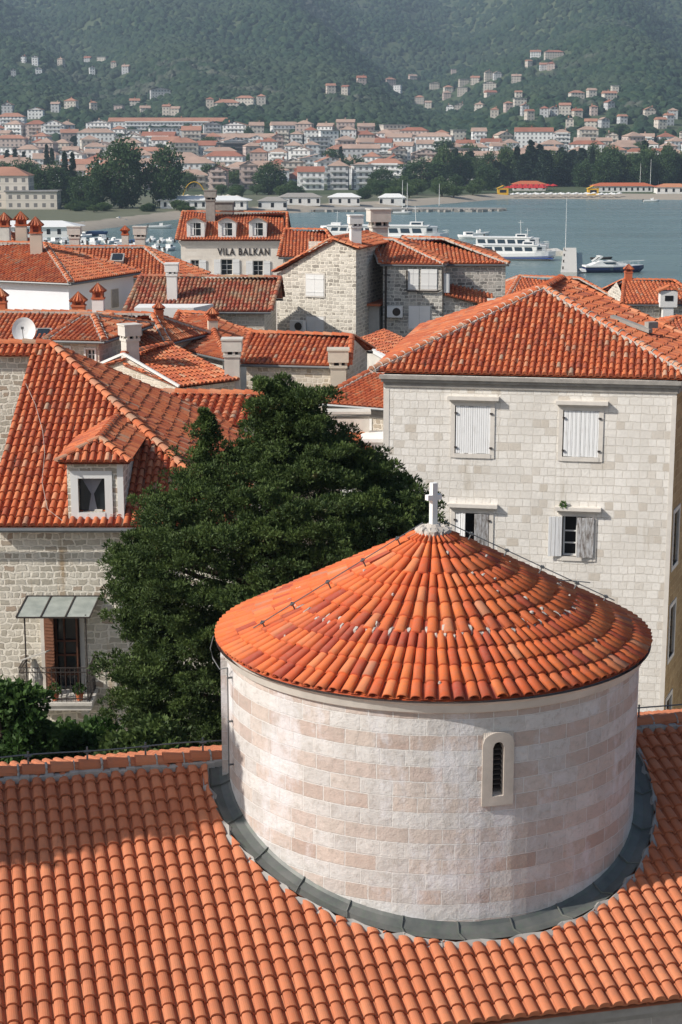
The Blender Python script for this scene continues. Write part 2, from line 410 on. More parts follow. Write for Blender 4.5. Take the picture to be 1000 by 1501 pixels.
def caps(mb, a, b, r=.12, ln=.4, seg=5, tints=(.3, 1), agep=.05, mortar=None):
    """half round ridge or hip tiles from a (low) to b (high)"""
    a = Vector(a); b = Vector(b); d = b-a; L = d.length; d.normalize()
    sd = d.cross(Vector((0,0,1))).normalized(); up = sd.cross(d)
    n = max(1, round(L/ln)); ln = L/n
    for i in range(n):
        tn = tints[0]+(tints[1]-tints[0])*rng.random(); ag = rng.uniform(.3, .8) if rng.random() < agep else 0.
        s0 = a+d*(i*ln-.03); s1 = a+d*((i+1)*ln+.02); r0 = r*1.1; r1 = r*.92; js = sd*rng.uniform(-.012, .012)
        base = len(mb.V)
        for (c0, rr, lf) in ((s0, r0, .028), (s1, r1, .0)):
            for j in range(seg+1):
                an = math.pi*j/seg; mb.V.append(tuple(c0+js+sd*(math.cos(an)*rr)+up*(math.sin(an)*rr*.85+lf)))
        for j in range(seg):
            mb.F.append((base+j, base+j+1, base+seg+2+j, base+seg+1+j)); mb.T.append(tn); mb.A.append(ag)
        mb.F.append(tuple(base+j for j in range(seg, -1, -1))); mb.T.append(tn*.5); mb.A.append(ag)
    if mortar is not None:
        m = n*3
        for i in range(m):
            q = a+d*((i+.5)*L/m)
            w = r*rng.uniform(1.05, 1.5)
            mortar.obox(q-up*.0, d*(L/m*.5), sd*w, up*rng.uniform(.035, .055), .5)

# ------------------------------------------------------------------ walls and openings
class Wall:
    def __init__(s, p0, p1): 
        s.p0 = Vector((p0[0], p0[1], 0)); s.p1 = Vector((p1[0], p1[1], 0)); s.L = (s.p1-s.p0).length; s.d = (s.p1-s.p0)/s.L; s.n = Vector((s.d.y, -s.d.x, 0))
    def at(s, u, z, o=0.): q = s.p0+s.d*u+s.n*o; return Vector((q.x, q.y, z))
    def px(s, px, py):
        d = ray(px, py); c = Vector((0, 0, H)); t = (s.p0-Vector((0,0,0))).dot(s.n)/(d.dot(s.n)); q = c+d*t
        return (Vector((q.x, q.y, 0))-s.p0).dot(s.d), q.z
    def rect(s, x0, y0, x1, y1):
        cx, cy = (x0+x1)/2, (y0+y1)/2
        ua = s.px(x0, cy)[0]; ub = s.px(x1, cy)[0]; zt = s.px(cx, y0)[1]; zb = s.px(cx, y1)[1]
        return (min(ua, ub), max(ua, ub), min(zb, zt), max(zb, zt))
    def build(s, mb, z0, z1, holes=(), depth=.25):
        us = sorted({0., s.L} | {h[0] for h in holes} | {h[1] for h in holes}); zs = sorted({z0, z1} | {h[2] for h in holes} | {h[3] for h in holes})
        for i in range(len(us)-1):
            for j in range(len(zs)-1):
                cu = (us[i]+us[i+1])/2; cz = (zs[j]+zs[j+1])/2
                if any(h[0] < cu < h[1] and h[2] < cz < h[3] for h in holes): continue
                mb.face([s.at(us[i], zs[j]), s.at(us[i+1], zs[j]), s.at(us[i+1], zs[j+1]), s.at(us[i], zs[j+1])])
        for h in holes:
            a, b, c, d = h
            for (q, r_) in (((a, c), (b, c)), ((b, c), (b, d)), ((b, d), (a, d)), ((a, d), (a, c))):
                mb.face([s.at(q[0], q[1]), s.at(q[0], q[1], -depth), s.at(r_[0], r_[1], -depth), s.at(r_[0], r_[1])])
    def box(s, mb, u0, u1, z0, z1, o0, o1, t=.5):
        c = s.at((u0+u1)/2, (z0+z1)/2, (o0+o1)/2); mb.obox(c, s.d*((u1-u0)/2), s.n*((o1-o0)/2), Vector((0,0,(z1-z0)/2)), t)

def window(root, W, rect, style='shut', fw=.12, lintel=True, stonem='stonecut', shut='whitewood', frame='white', depth=.22, open_w=None, panes=2):
    """stone surround (part) with pane, sash, lintel and shutters as its pieces; rect is the opening"""
    a, b, c, d = rect
    m = MB()
    if fw:
        W.box(m, a-fw, a, c-fw, d+fw, -.05, .035); W.box(m, b, b+fw, c-fw, d+fw, -.05, .035)
        W.box(m, a, b, d, d+fw, -.05, .033); W.box(m, a, b, c-fw, c, -.05, .05)
    else:
        W.box(m, a-.02, b+.02, c-.06, c-.002, -.05, .06)
    w = m.build('window', M[stonem], root)
    m = MB(); m.face([W.at(a, c, -depth+.01), W.at(b, c, -depth+.01), W.at(b, d, -depth+.01), W.at(a, d, -depth+.01)]); m.build('pane', M['glass'], w)
    if style in ('glazed', 'half', 'open'):
        m = MB(); t = .05 if b-a < 1 else .07
        W.box(m, a, a+t, c, d, -depth+.015, -depth+.06); W.box(m, b-t, b, c, d, -depth+.015, -depth+.06)
        W.box(m, a+t, b-t, d-t, d, -depth+.015, -depth+.06); W.box(m, a+t, b-t, c, c+t, -depth+.015, -depth+.06)
        W.box(m, (a+b)/2-t*.5, (a+b)/2+t*.5, c+t, d-t, -depth+.017, -depth+.055)
        for i in range(1, panes+1):
            z = c+(d-c)*i/(panes+1); W.box(m, a+t, b-t, z-.018, z+.018, -depth+.02, -depth+.05)
        m.build('sash', M[frame], w)
    if style == 'shut':
        for i in (0, 1):
            m = MB(); mid = (a+b)/2; u0, u1 = (a+.006, mid-.005) if i == 0 else (mid+.005, b-.006)
            W.box(m, u0, u1, c+.01, d-.01, -.01, .045)
            for zz in (c+(d-c)*.2, c+(d-c)*.8): W.box(m, u0+.01, u1-.01, zz-.03, zz+.03, .045, .06)
            m.build('shutter', M[shut], w)
    if style in ('open',):
        sw = open_w or (b-a)/2
        for i in (0, 1):
            m = MB(); u0, u1 = (a-sw-.02, a-.02) if i == 0 else (b+.02, b+sw+.02)
            W.box(m, u0, u1, c, d, .045, .085); 
            for zz in (c+(d-c)*.15, c+(d-c)*.85): W.box(m, u0+.02, u1-.02, zz-.03, zz+.03, .085, .1)
            m.build('shutter', M[shut], w)
    if lintel:
        m = MB(); W.box(m, a-fw-.1, b+fw+.1, d+fw+.06, d+fw+.19, -.02, .17); W.box(m, a-fw-.06, b+fw+.06, d+fw+.003, d+fw+.058, -.02, .10); m.build('lintel', M[stonem], w)
    return w

def offset_quad(c, o):
    """shrink plan quad by o"""
    n = len(c); out = []
    for i in range(n):
        p = Vector((c[i][0], c[i][1])); a = (p-Vector((c[i-1][0], c[i-1][1]))).normalized(); b = (Vector((c[(i+1) % n][0], c[(i+1) % n][1]))-p).normalized()
        na = Vector((-a.y, a.x)); nb = Vector((-b.y, b.x)); bi = (na+nb); bi = bi/(1+na.dot(nb)); q = p+bi*o
        out.append((q.x, q.y))
    return out

GND = 5.0
class House: pass
def house(name, label, FL, FR, BR, BL, RA, RB, hipL=True, hipR=True, over=.35, wallm='rubble_small', tile='tile_far', sp=.21, course=.36, seg=4, amp=.065, gutter=True,
          cat='house', holes=(), holesR=(), mortar=None, agep=.03, z0=None, corn=None, group=None, hcaps=True, tints=(0,1), capr=.12, back=True, holesmat=None, wallseg=None):
    ze = FL.z; z0 = GND-.5 if z0 is None else z0
    h = House(); c = [FL, FR, BR, BL]
    q = offset_quad(c, over)
    base = sum((Vector((p[0], p[1], 0)) for p in q), Vector((0,0,0)))/4; base.z = z0+.5
    root = empty(name, base, label, cat, group); h.root = root
    m = MB(); h.W = [Wall(q[i], q[(i+1) % 4]) for i in range(4)]
    zt = ze-.06
    HO = [[w_ for w_ in holes], [w_ for w_ in holesR], [], []]
    HO = [[h.W[i].rect(*r_) if len(r_) == 4 else r_[:4] for r_ in HO[i]] for i in range(4)]; h.H = HO
    for i in range(4): h.W[i].build(m, z0, zt, HO[i])
    # roof planes
    rf = MB(); mo = MB()
    def T(poly): tile_face(rf, poly, sp, course, amp, seg, agep=agep, tints=tints)
    T([FL, FR, RB, RA])
    if back: T([BR, BL, RA, RB])
    if hipR: T([FR, BR, RB])
    else:
        a = h.W[1]; m.face([a.at(0, zt), a.at(a.L, zt), Vector((RB.x, RB.y, 0))-a.n*((Vector((RB.x, RB.y, 0))-a.p0).dot(a.n))+Vector((0,0,RB.z-.1))])
    if hipL: T([BL, FL, RA])
    else:
        a = h.W[3]; m.face([a.at(0, zt), a.at(a.L, zt), Vector((RA.x, RA.y, 0))-a.n*((Vector((RA.x, RA.y, 0))-a.p0).dot(a.n))+Vector((0,0,RA.z-.1))])
    up = Vector((0,0,.05)); mm = mo if mortar else None
    caps(rf, RA+up, RB+up, capr, mortar=mm, agep=agep)
    if hcaps:
        for a, b, t in ((FR, RB, hipR), (BR, RB, hipR), (FL, RA, hipL), (BL, RA, hipL)):
            caps(rf, Vector(a)+up, Vector(b)+up, capr, mortar=mm, agep=agep)
    h.wall = m.build('wall', M[wallm], root); h.roof = rf.build('roof', M[tile], root)
    if mortar: mo.build('mortar', M[mortar], h.roof)
    # eave board / gutter
    if gutter:
        g = MB()
        for i, (a, b) in enumerate(((FL, FR), (FR, BR), (BR, BL), (BL, FL))):
            if (i == 1 and not hipR) or (i == 3 and not hipL): continue
            n_ = Wall(a, b).n; a = Vector(a)-n_*.02; b = Vector(b)-n_*.02
            g.tube([a+Vector((0,0,-.07)), b+Vector((0,0,-.07))], .06, 6)
        g.build('gutter', M['metal'], h.roof)
    if corn:
        g = MB(); q2 = offset_quad(c, over-.02)
        for i in range(4):
            W = Wall(q[i], q[(i+1) % 4])
            W.box(g, -.10, W.L+.10, ze-.20, ze-.085, -.05, .19); W.box(g, -.02, W.L+.02, ze-.44, ze-.202, -.05, .05)
            W.box(g, -.05, W.L+.05, ze-.30, ze-.204, -.05, .12)
        g.build('cornice', M[corn], h.wall)
    return h

def chimney(roof, p, w=.5, hgt=1.2, style='box', rz=0., mat='plaster_old', capm='plaster_old', sink=.8):
    """p = where the stack leaves the roof; a stack (sub-part of roof)"""
    m = MB(); p = Vector(p)
    zt = p.z+hgt
    if style == 'pot':     # stack with a small clay-hatted lantern
        m.box((p.x, p.y, p.z+hgt*.3-sink/2), w/2, w/2, hgt*.3+sink/2, rz)
        s = m.build('chimney', M[mat], roof)
        c_ = MB(); c_.box((p.x, p.y, p.z+hgt*.64), w*.56, w*.56, .04, rz, .4)
        for sx in (-1, 1):
            for sy in (-1, 1):
                q = Matrix.Rotation(rz, 3, 'Z') @ Vector((sx*w*.36, sy*w*.36, 0)); c_.box((p.x+q.x, p.y+q.y, p.z+hgt*.74), w*.1, w*.1, hgt*.08, rz, .3)
        zz = p.z+hgt*.82
        for k in range(4):
            a0 = rz+math.pi/4+k*math.pi/2; a1 = a0+math.pi/2; rr = w*.85; ap = Vector((p.x, p.y, zz+w*.75))
            A = Vector((p.x+rr*math.cos(a0), p.y+rr*math.sin(a0), zz)); B = Vector((p.x+rr*math.cos(a1), p.y+rr*math.sin(a1), zz))
            for j in range(4):
                c_.face([A.lerp(B, j/4), A.lerp(B, (j+1)/4), ap+Vector((0,0,.0))], rng.random()); 
            for j in range(5):
                c_.tube([A.lerp(B, j/4)+Vector((0,0,.02)), ap], [.07, .03], 5, rng.random())
            c_.face([A, B, Vector((p.x, p.y, zz-.02))], .2)
        c_.box((p.x, p.y, p.z+hgt*.72), w*.22, w*.22, hgt*.1, rz, .0)
        cc = c_.build('chimney_cap', M['tile_far'], roof); return s
    m.box((p.x, p.y, (zt-w*1.1+p.z-sink)/2), w/2, w/2, (zt-w*1.1-p.z+sink)/2, rz)
    m.box((p.x, p.y, zt-w*1.05), w*.58, w*.58, .05, rz); 
    zb = zt-w*.95
    for k in range(8):
        a = k*math.pi/4+.2; r_ = w*.5
        q = Matrix.Rotation(rz, 3, 'Z') @ Vector((max(-r_, min(r_, math.cos(a)*r_*1.3)), max(-r_, min(r_, math.sin(a)*r_*1.3)), 0))
        m.box((p.x+q.x, p.y+q.y, zb+.07), .05, .05, .1, rz)
    m.box((p.x, p.y, zt-w*.38), w*.66, w*.66, w*.38, rz); m.box((p.x, p.y, zt+.02), w*.72, w*.72, .03, rz)
    s = m.build('chimney', M[mat], roof)
    c_ = MB(); c_.box((p.x, p.y, zb+.06), w*.36, w*.36, .12, rz); c_.build('flue', M['dark'], roof)
    return s

# ================================================================== SETTING: sea, land, light
SH = [(-400, 470), (-95, 480), (-78, 517), (-59, 600), (-18, 661), (17, 709), (45, 760), (79, 830), (120, 828), (162, 814), (400, 790), (4000, 700)]
def shoreY(X):
    if X <= SH[0][0]: return SH[0][1]
    for (a, b) in zip(SH, SH[1:]):
        if a[0] <= X <= b[0]: return a[1]+(b[1]-a[1])*(X-a[0])/(b[0]-a[0])
    return SH[-1][1]
PR = [(0, 0), (830, 2), (1000, 4), (1100, 8), (1300, 22), (1500, 38), (1700, 58), (2000, 90), (2600, 165), (3500, 345), (5000, 690)]
def prof(Y):
    for a, b in zip(PR, PR[1:]):
        if a[0] <= Y <= b[0]: return a[1]+(b[1]-a[1])*(Y-a[0])/(b[0]-a[0])
    return PR[-1][1]
def terr(X, Y):
    d = Y-shoreY(X)
    if d < 0: return max(-4, d*.12)
    z = prof(Y) if Y > 830 else 2.
    k = min(1, max(0, (Y-1300)/1500))
    u = X/max(Y, 1)
    z += k*(26*math.sin(u*34+1.3+Y*.0008)+15*math.sin(u*71+2+Y*.003)+12*math.sin(Y*.011+u*20))
    z += k*Y*.02*math.exp(-((u+.11)/.10)**2)*.9 - k*Y*.018*math.exp(-((u-.06)/.035)**2) + k*Y*.012*math.exp(-((u-.16)/.05)**2)
    return min(d*.06+.1, 2.)+max(0, z-2.)
def hit(px, py, y0=500):
    d = ray(px, py); Y = y0
    while Y < 5200:
        t = Y/d.y
        if H+d.z*t < terr(d.x*t, Y): break
        Y += 3
    return Vector((d.x*Y/d.y, Y, terr(d.x*Y/d.y, Y)))

m = MB(); m.face([(-4500, -200, 0), (4500, -200, 0), (4500, 1800, 0), (-4500, 1800, 0)])
k = NT('sea_water'); p = k.pos()
mp = k.node('Mapping'); k.l.new(p, mp.inputs[0]); mp.inputs['Scale'].default_value = (.28, .75, 1)
n = k.noise(mp.outputs[0], 1., 5, .6).outputs[0]; mp2 = k.node('Mapping'); k.l.new(p, mp2.inputs[0]); mp2.inputs['Scale'].default_value = (.01, .035, 1)
n2 = k.noise(mp2.outputs[0], 1., 3).outputs[0]
c = k.mix(k.ramp(n2, [(.35, 0.), (.65, 1.)]), (.125, .19, .185), (.145, .21, .20))
sea = m.build('sea', k.fin(c, k.ramp(n2, [(.3, .16), (.7, .34)]), k.bump(n, .7, .45), .5)); tag(sea, kind='structure')

# land across the bay: one sheet, finer nearer
ys = []; y = 440.
while y < 5000: ys.append(y); y *= 1.012 if y < 1000 else 1.018
rows = []; m = MB()
NX = 150
for y in ys:
    half = .30*y+60
    for i in range(NX+1):
        X = -half*2+4*half*i/NX if False else (-1+2*i/NX)*half*1.6
        m.V.append((X, y, terr(X, y)))
for j in range(len(ys)-1):
    for i in range(NX):
        a = j*(NX+1)+i; m.F.append((a, a+1, a+NX+2, a+NX+1)); m.T.append(.5); m.A.append(0.)
k = NT('far_land'); p = k.pos(); n = k.noise(p, .02, 6, .7).outputs[0]; n2 = k.noise(p, .3, 4).outputs[0]
sx = k.node('SeparateXYZ'); k.l.new(p, sx.inputs[0])
green = k.mix(k.ramp(n, [(.35, 0.), (.65, 1.)]), (.035, .065, .025), (.075, .095, .045)); green = k.mix(k.math('MULTIPLY', n2, .4), green, (.10, .11, .06))
beach = k.mix(n2, (.30, .26, .21), (.40, .35, .28))
c = k.mix(k.ramp(k.math('DIVIDE', sx.outputs[2], 3.), [(.62, 0.), (.68, 1.)]), beach, green)
land = m.build('far_land', k.fin(c, .95), smooth=True); tag(land, kind='structure')

# ground of the old town
m = MB(); m.prism([(-160, -60), (170, -60), (170, 160), (60, 235), (30, 245), (-30, 250), (-70, 235), (-160, 220)], -3, GND)
k = NT('paved_ground'); n = k.noise(k.pos(), .6, 5).outputs[0]
tag(m.build('ground', k.fin(k.mix(n, (.22, .20, .17), (.34, .31, .27)), .9)), kind='structure')

# forest cover on the hills (one mass nobody could count)
def forest(name, label, pts, mat, seed, smin, smax):
    me = bpy.data.meshes.new(name); me.from_pydata(pts, [], []); o = bpy.data.objects.new(name, me); COL.objects.link(o); me.materials.append(mat)
    g = bpy.data.node_groups.new(name+'_nodes', 'GeometryNodeTree'); g.interface.new_socket('Geometry', in_out='INPUT', socket_type='NodeSocketGeometry'); g.interface.new_socket('Geometry', in_out='OUTPUT', socket_type='NodeSocketGeometry')
    N = g.nodes; L = g.links; gi = N.new('NodeGroupInput'); go = N.new('NodeGroupOutput')
    ico = N.new('GeometryNodeMeshIcoSphere'); ico.inputs['Radius'].default_value = 1; ico.inputs['Subdivisions'].default_value = 2
    nz = N.new('ShaderNodeTexNoise'); nz.inputs['Scale'].default_value = 2.3; nz.inputs['Detail'].default_value = 3
    sb = N.new('ShaderNodeVectorMath'); sb.operation = 'SUBTRACT'; sb.inputs[1].default_value = (.5, .5, .5); L.new(nz.outputs['Color'], sb.inputs[0])
    ml = N.new('ShaderNodeVectorMath'); ml.operation = 'MULTIPLY'; ml.inputs[1].default_value = (.9, .9, .9); L.new(sb.outputs[0], ml.inputs[0])
    spn = N.new('GeometryNodeSetPosition'); L.new(ico.outputs[0], spn.inputs['Geometry']); L.new(ml.outputs[0], spn.inputs['Offset'])
    sm = N.new('GeometryNodeSetMaterial'); sm.inputs['Material'].default_value = mat; L.new(spn.outputs[0], sm.inputs['Geometry'])
    m2p = N.new('GeometryNodeMeshToPoints'); L.new(gi.outputs[0], m2p.inputs[0])
    ip = N.new('GeometryNodeInstanceOnPoints'); L.new(m2p.outputs[0], ip.inputs['Points']); L.new(sm.outputs[0], ip.inputs['Instance'])
    rr = N.new('FunctionNodeRandomValue'); rr.data_type = 'FLOAT_VECTOR'; rr.inputs[1].default_value = (6.28, 6.28, 6.28); L.new(rr.outputs[0], ip.inputs['Rotation'])
    rs = N.new('FunctionNodeRandomValue'); rs.data_type = 'FLOAT_VECTOR'; rs.inputs[0].default_value = (smin, smin, smin*.8); rs.inputs[1].default_value = (smax, smax, smax*.9); rs.inputs['Seed'].default_value = seed; L.new(rs.outputs[0], ip.inputs['Scale'])
    L.new(ip.outputs[0], go.inputs[0])
    md = o.modifiers.new('cover', 'NODES'); md.node_group = g
    tag(o, label, 'forest', kind='stuff'); return o
k = NT('forest_foliage'); oi = k.n.new('ShaderNodeObjectInfo'); p = k.pos(); n = k.noise(p, .006, 4, .6).outputs[0]
c = k.ramp(oi.outputs['Random'], [(0, (.016, .036, .021)), (.5, (.023, .047, .026)), (.85, (.034, .062, .030)), (1, (.052, .078, .038))])
c = k.mix(k.math('MULTIPLY', k.ramp(n, [(.45, 0.), (.62, 1.)]), .45), c, (.060, .080, .05))
n9 = k.noise(p, .0035, 6, .75).outputs[0]
c = k.mix(k.math('MULTIPLY', k.ramp(n9, [(.60, 0.), (.66, 1.)]), .5), c, (.16, .15, .13))
M['forest'] = k.fin(c, .9, None, .1)
fr = random.Random(3); pts = []
for _ in range(70000):
    y = 1330*math.exp(fr.random()*math.log(4700/1330)); u = fr.uniform(-.33, .33); X = u*y
    dens = 1 if y > 1750 else (y-1330)/420
    if fr.random() > dens: continue
    pts.append((X, y, terr(X, y)+fr.uniform(-1, 2)))
FPTS = pts
def make_forest(pts): return forest('hillside_forest', 'dense green forest covering the mountainside behind the town', pts, M['forest'], 5, 3.6, 7.6)

# sky, sun
SUN_AZ = Vector((-.925, -.38, 0)).normalized(); SUN_EL = R(37)
sd = Vector((SUN_AZ.x*math.cos(SUN_EL), SUN_AZ.y*math.cos(SUN_EL), math.sin(SUN_EL)))
w = bpy.data.worlds.new('World'); sc.world = w; w.use_nodes = True; wn = w.node_tree.nodes; bg = wn['Background']
sky = wn.new('ShaderNodeTexSky'); sky.sky_type = 'NISHITA'; sky.sun_disc = False; sky.sun_elevation = SUN_EL; sky.sun_rotation = math.atan2(sd.x, sd.y)
sky.dust_density = 2.; w.node_tree.links.new(sky.outputs[0], bg.inputs[0]); bg.inputs[1].default_value = .10
sl = bpy.data.lights.new('sun', 'SUN'); sl.energy = 5.0; sl.angle = R(.5); sl.color = (1, .94, .86)
so = bpy.data.objects.new('sun', sl); COL.objects.link(so); so.rotation_euler = sd.to_track_quat('Z', 'Y').to_euler(); so.location = (0, 0, 60)

# haze
m = MB(); m.box((0, 2400, 398), 2000, 2660, 405)
hz = m.build('haze', None, uv=False); hm = bpy.data.materials.new('air'); hm.use_nodes = True; hn = hm.node_tree; hn.nodes.clear()
ho = hn.nodes.new('ShaderNodeOutputMaterial'); hv = hn.nodes.new('ShaderNodeVolumePrincipled'); hv.inputs['Color'].default_value = (.62, .80, 1, 1); hv.inputs['Density'].default_value = .00015; hv.inputs['Anisotropy'].default_value = .2
hn.links.new(hv.outputs[0], ho.inputs['Volume']); hz.data.materials.clear(); hz.data.materials.append(hm); tag(hz, 'pale summer haze hanging over the bay and mountain', 'haze', kind='stuff')

# ================================================================== CHURCH
DC = Vector((1.33, 24.0, 0)); ZR = H-7.0
YAW = R(13); E = Vector((math.cos(YAW), math.sin(YAW), 0)); Nn = Vector((math.sin(YAW), -math.cos(YAW), 0))
S0 = -.69; ZRG = H-8.95; SL = .345; ANG = math.atan(SL); SE = 4.52
def rp(e, s): q = DC+E*e+Nn*s; return Vector((q.x, q.y, ZRG-SL*abs(s-S0)))
church = empty('church', (DC.x, DC.y, GND), 'church with round banded stone drum under a conical clay roof above a low nave', 'church')
# nave roof front slope
m = MB(); e0, e1 = -9.6, 9.4
RF = 3.31
poly = [rp(e0, SE), rp(e1, SE), rp(e1, S0), rp(e0, S0)]
cosA = math.cos(ANG)
tile_face(m, poly, .188, .272, .055, 8, lift=.03, jit=.004, style='s', agep=0., tints=(.0, 1), hole=(-e0, (SE-0)/cosA, RF, RF/cosA), under=False)
m.face([rp(e0, SE)-Vector((0,0,.03)), rp(e1, SE)-Vector((0,0,.03)), rp(e1, S0)-Vector((0,0,.03)), rp(e0, S0)-Vector((0,0,.03))], .2)
sb = S0-SE+S0
tile_face(m, [rp(e1, -6.), rp(e0, -6.), rp(e0, S0), rp(e1, S0)], .188, .272, .055, 4, lift=.03, jit=0., style='s', agep=0., hole=(e1, (6.)/cosA, RF, RF/cosA), under=False)
m.face([rp(e1, -6.)-Vector((0,0,.03)), rp(e0, -6.)-Vector((0,0,.03)), rp(e0, S0)-Vector((0,0,.03)), rp(e1, S0)-Vector((0,0,.03))], .2)
mo = MB()
for a, b in ((e0, -3.05), (e1, 3.1)):
    caps(m, rp(a, S0)+Vector((0,0,.035)), rp(b, S0)+Vector((0,0,.035)), .12, .40, 7, (.3, .9), 0., None)
    n = int(abs(b-a)/.116)
    for i in range(n):
        e = a+(b-a)*(i+.5)/n
        for sgn in (1, -1):
            q = rp(e, S0+sgn*(.135+rng.uniform(0, .03)))+Vector((0,0,.05)); mo.box(q, .062, rng.uniform(.04, .09), rng.uniform(.03, .06), YAW)
    for i in range(int(abs(b-a)/.40)+1):     # mortar collars over cap joints
        e = a+(b-a)/abs(b-a)*i*.40; q = rp(e, S0)+Vector((0,0,.035))
        pts_ = [q+Nn*(math.cos(t)*.128)+Vector((0,0,math.sin(t)*.118)) for t in [math.pi*j/8 for j in range(9)]]
        mo.tube(pts_, rng.uniform(.008, .02), 5)
nroof = m.build('roof', M['tile_nave'], church)
mo.build('mortar', M['cement'], nroof)
# nave walls under the eave
m = MB(); wf = [rp(e0, SE-.28), rp(e1, SE-.28), rp(e1, -5.7), rp(e0, -5.7)]
for i in range(4):
    Wl = Wall(wf[i], wf[(i+1) % 4]); Wl.build(m, GND-.5, rp(0, SE).z-.02)
    if i in (1, 3):
        pk = rp(e1 if i == 1 else e0, S0); m.face([Wl.at(0, rp(0, SE).z-.02), Wl.at(Wl.L, rp(0, SE).z-.02), Vector((pk.x, pk.y, pk.z-.1))])
nw = m.build('wall', M['eavewall'], church)
m = MB(); Wl = Wall(wf[0], wf[1]); z = rp(0, SE).z; Wl.box(m, -.2, Wl.L+.2, z-.17, z-.045, -.05, .22); Wl.box(m, -.1, Wl.L+.1, z-.30, z-.172, -.05, .10)
m.build('cornice', M['plinth'], nw)
# lightning conductor along the ridge, with stands
m = MB(); lc = [rp(e, S0-.02)+Vector((0,0,.30+.01*math.sin(e*3))) for e in [e0+i*.3 for i in range(int((-3.0-e0)/.3)+1)]]
m.tube(lc, .012, 5); m.tube([lc[-1], rp(-2.95, S0+.25)+Vector((0,0,.22)), rp(-2.98, S0+.6)+Vector((0,0,.1))], .012, 5)
for i in range(8): 
    q = rp(-3.3-i*.85, S0-.02); m.tube([q+Vector((0,0,.15)), q+Vector((0,0,.36))], .015, 5); m.tube([q+Vector((0,0,.29))-E*.05, q+Vector((0,0,.29))+E*.05], .022, 5)
m.build('conductor_rod', M['metal'], nroof)
m = MB(); m.tube([rp(e, S0-.02)+Vector((0,0,.30)) for e in (3.05, 5, 7, 9)], .012, 5)
for i in range(5):
    q = rp(3.6+i*.9, S0-.02); m.tube([q+Vector((0,0,.15)), q+Vector((0,0,.35))], .015, 5)
m.build('conductor_rod', M['metal'], nroof)
# flashing ring
m = MB(); mo = MB(); N_ = 120
def ring(r, a, dz): 
    q = DC+Vector((math.sin(a)*r, -math.cos(a)*r, 0)); s = (q-DC).dot(Nn); return Vector((q.x, q.y, ZRG-SL*abs(s-S0)+dz))
for i in range(N_):
    a0 = 2*math.pi*i/N_; a1 = 2*math.pi*(i+1)/N_
    for (r0, z0_, r1, z1_) in ((2.995, .10, 3.03, .06), (3.03, .06, 3.14, .03), (3.14, .03, 3.26, .05), (3.26, .05, 3.29, .075)):
        m.face([ring(r0, a0, z0_), ring(r1, a0, z1_), ring(r1, a1, z1_), ring(r0, a1, z0_)])
    for (r0, z0_, r1, z1_) in ((3.27, .045, 3.31, .085), (3.31, .085, 3.37, .05), (3.37, .05, 3.40, -.02)):
        j0 = .03*math.sin(i*1.7)+.02*math.sin(i*3.1); j1 = .03*math.sin((i+1)*1.7)+.02*math.sin((i+1)*3.1)
        mo.face([ring(r0+j0, a0, z0_), ring(r1+j0, a0, z1_), ring(r1+j1, a1, z1_), ring(r0+j1, a1, z0_)])
for i in range(26):
    a = 2*math.pi*(i+.3)/26; m.span(ring(3.0, a, .10), ring(3.14, a, .04), .014, .02); m.span(ring(3.14, a, .04), ring(3.29, a+.02, .075), .014, .02)
m.build('flashing', M['lead'], nroof, uv=False); mo.build('mortar', M['cement'], nroof, uv=False)

# drum wall
drum = None
m = MB(); RD = 3.0; zt = ZR-.05; zb = H-12.2; WA = math.asin(.240)
WY = DC.y-RD*math.cos(WA)
wzt = P(725, 1087, WY).z; wzb = P(725, 1163, WY).z; fzt = P(727, 1073, WY).z; fzb = P(727, 1180, WY).z
hw = .076; fw_ = .215
aw0, aw1 = WA-fw_/RD, WA+fw_/RD
nseg = 96; angs = [-math.pi+2*math.pi*i/nseg for i in range(nseg+1)]
angs = sorted([a for a in angs if not (aw0-.01 < a < aw1+.01)]+[aw0, aw1])
def dp(a, z, r=RD): return Vector((DC.x+math.sin(a)*r, DC.y-math.cos(a)*r, z))
uvs = []
def dface(mb, pts, uvl): mb.face(pts); uvs.append(uvl)
for a0, a1 in zip(angs, angs[1:]):
    spans = [(zb, zt)] if not (abs(a0-aw0) < 1e-6) else [(zb, fzb), (fzt, zt)]
    for z0_, z1_ in spans:
        dface(m, [dp(a0, z0_), dp(a1, z0_), dp(a1, z1_), dp(a0, z1_)], [(a0*RD, z0_), (a1*RD, z0_), (a1*RD, z1_), (a0*RD, z1_)])
drum = m.build('drum_wall', M['drum'], church, smooth=True)
drum.data.uv_layers[0].data.foreach_set('uv', np.array([c for f in uvs for p_ in f for c in p_], dtype=np.float32))
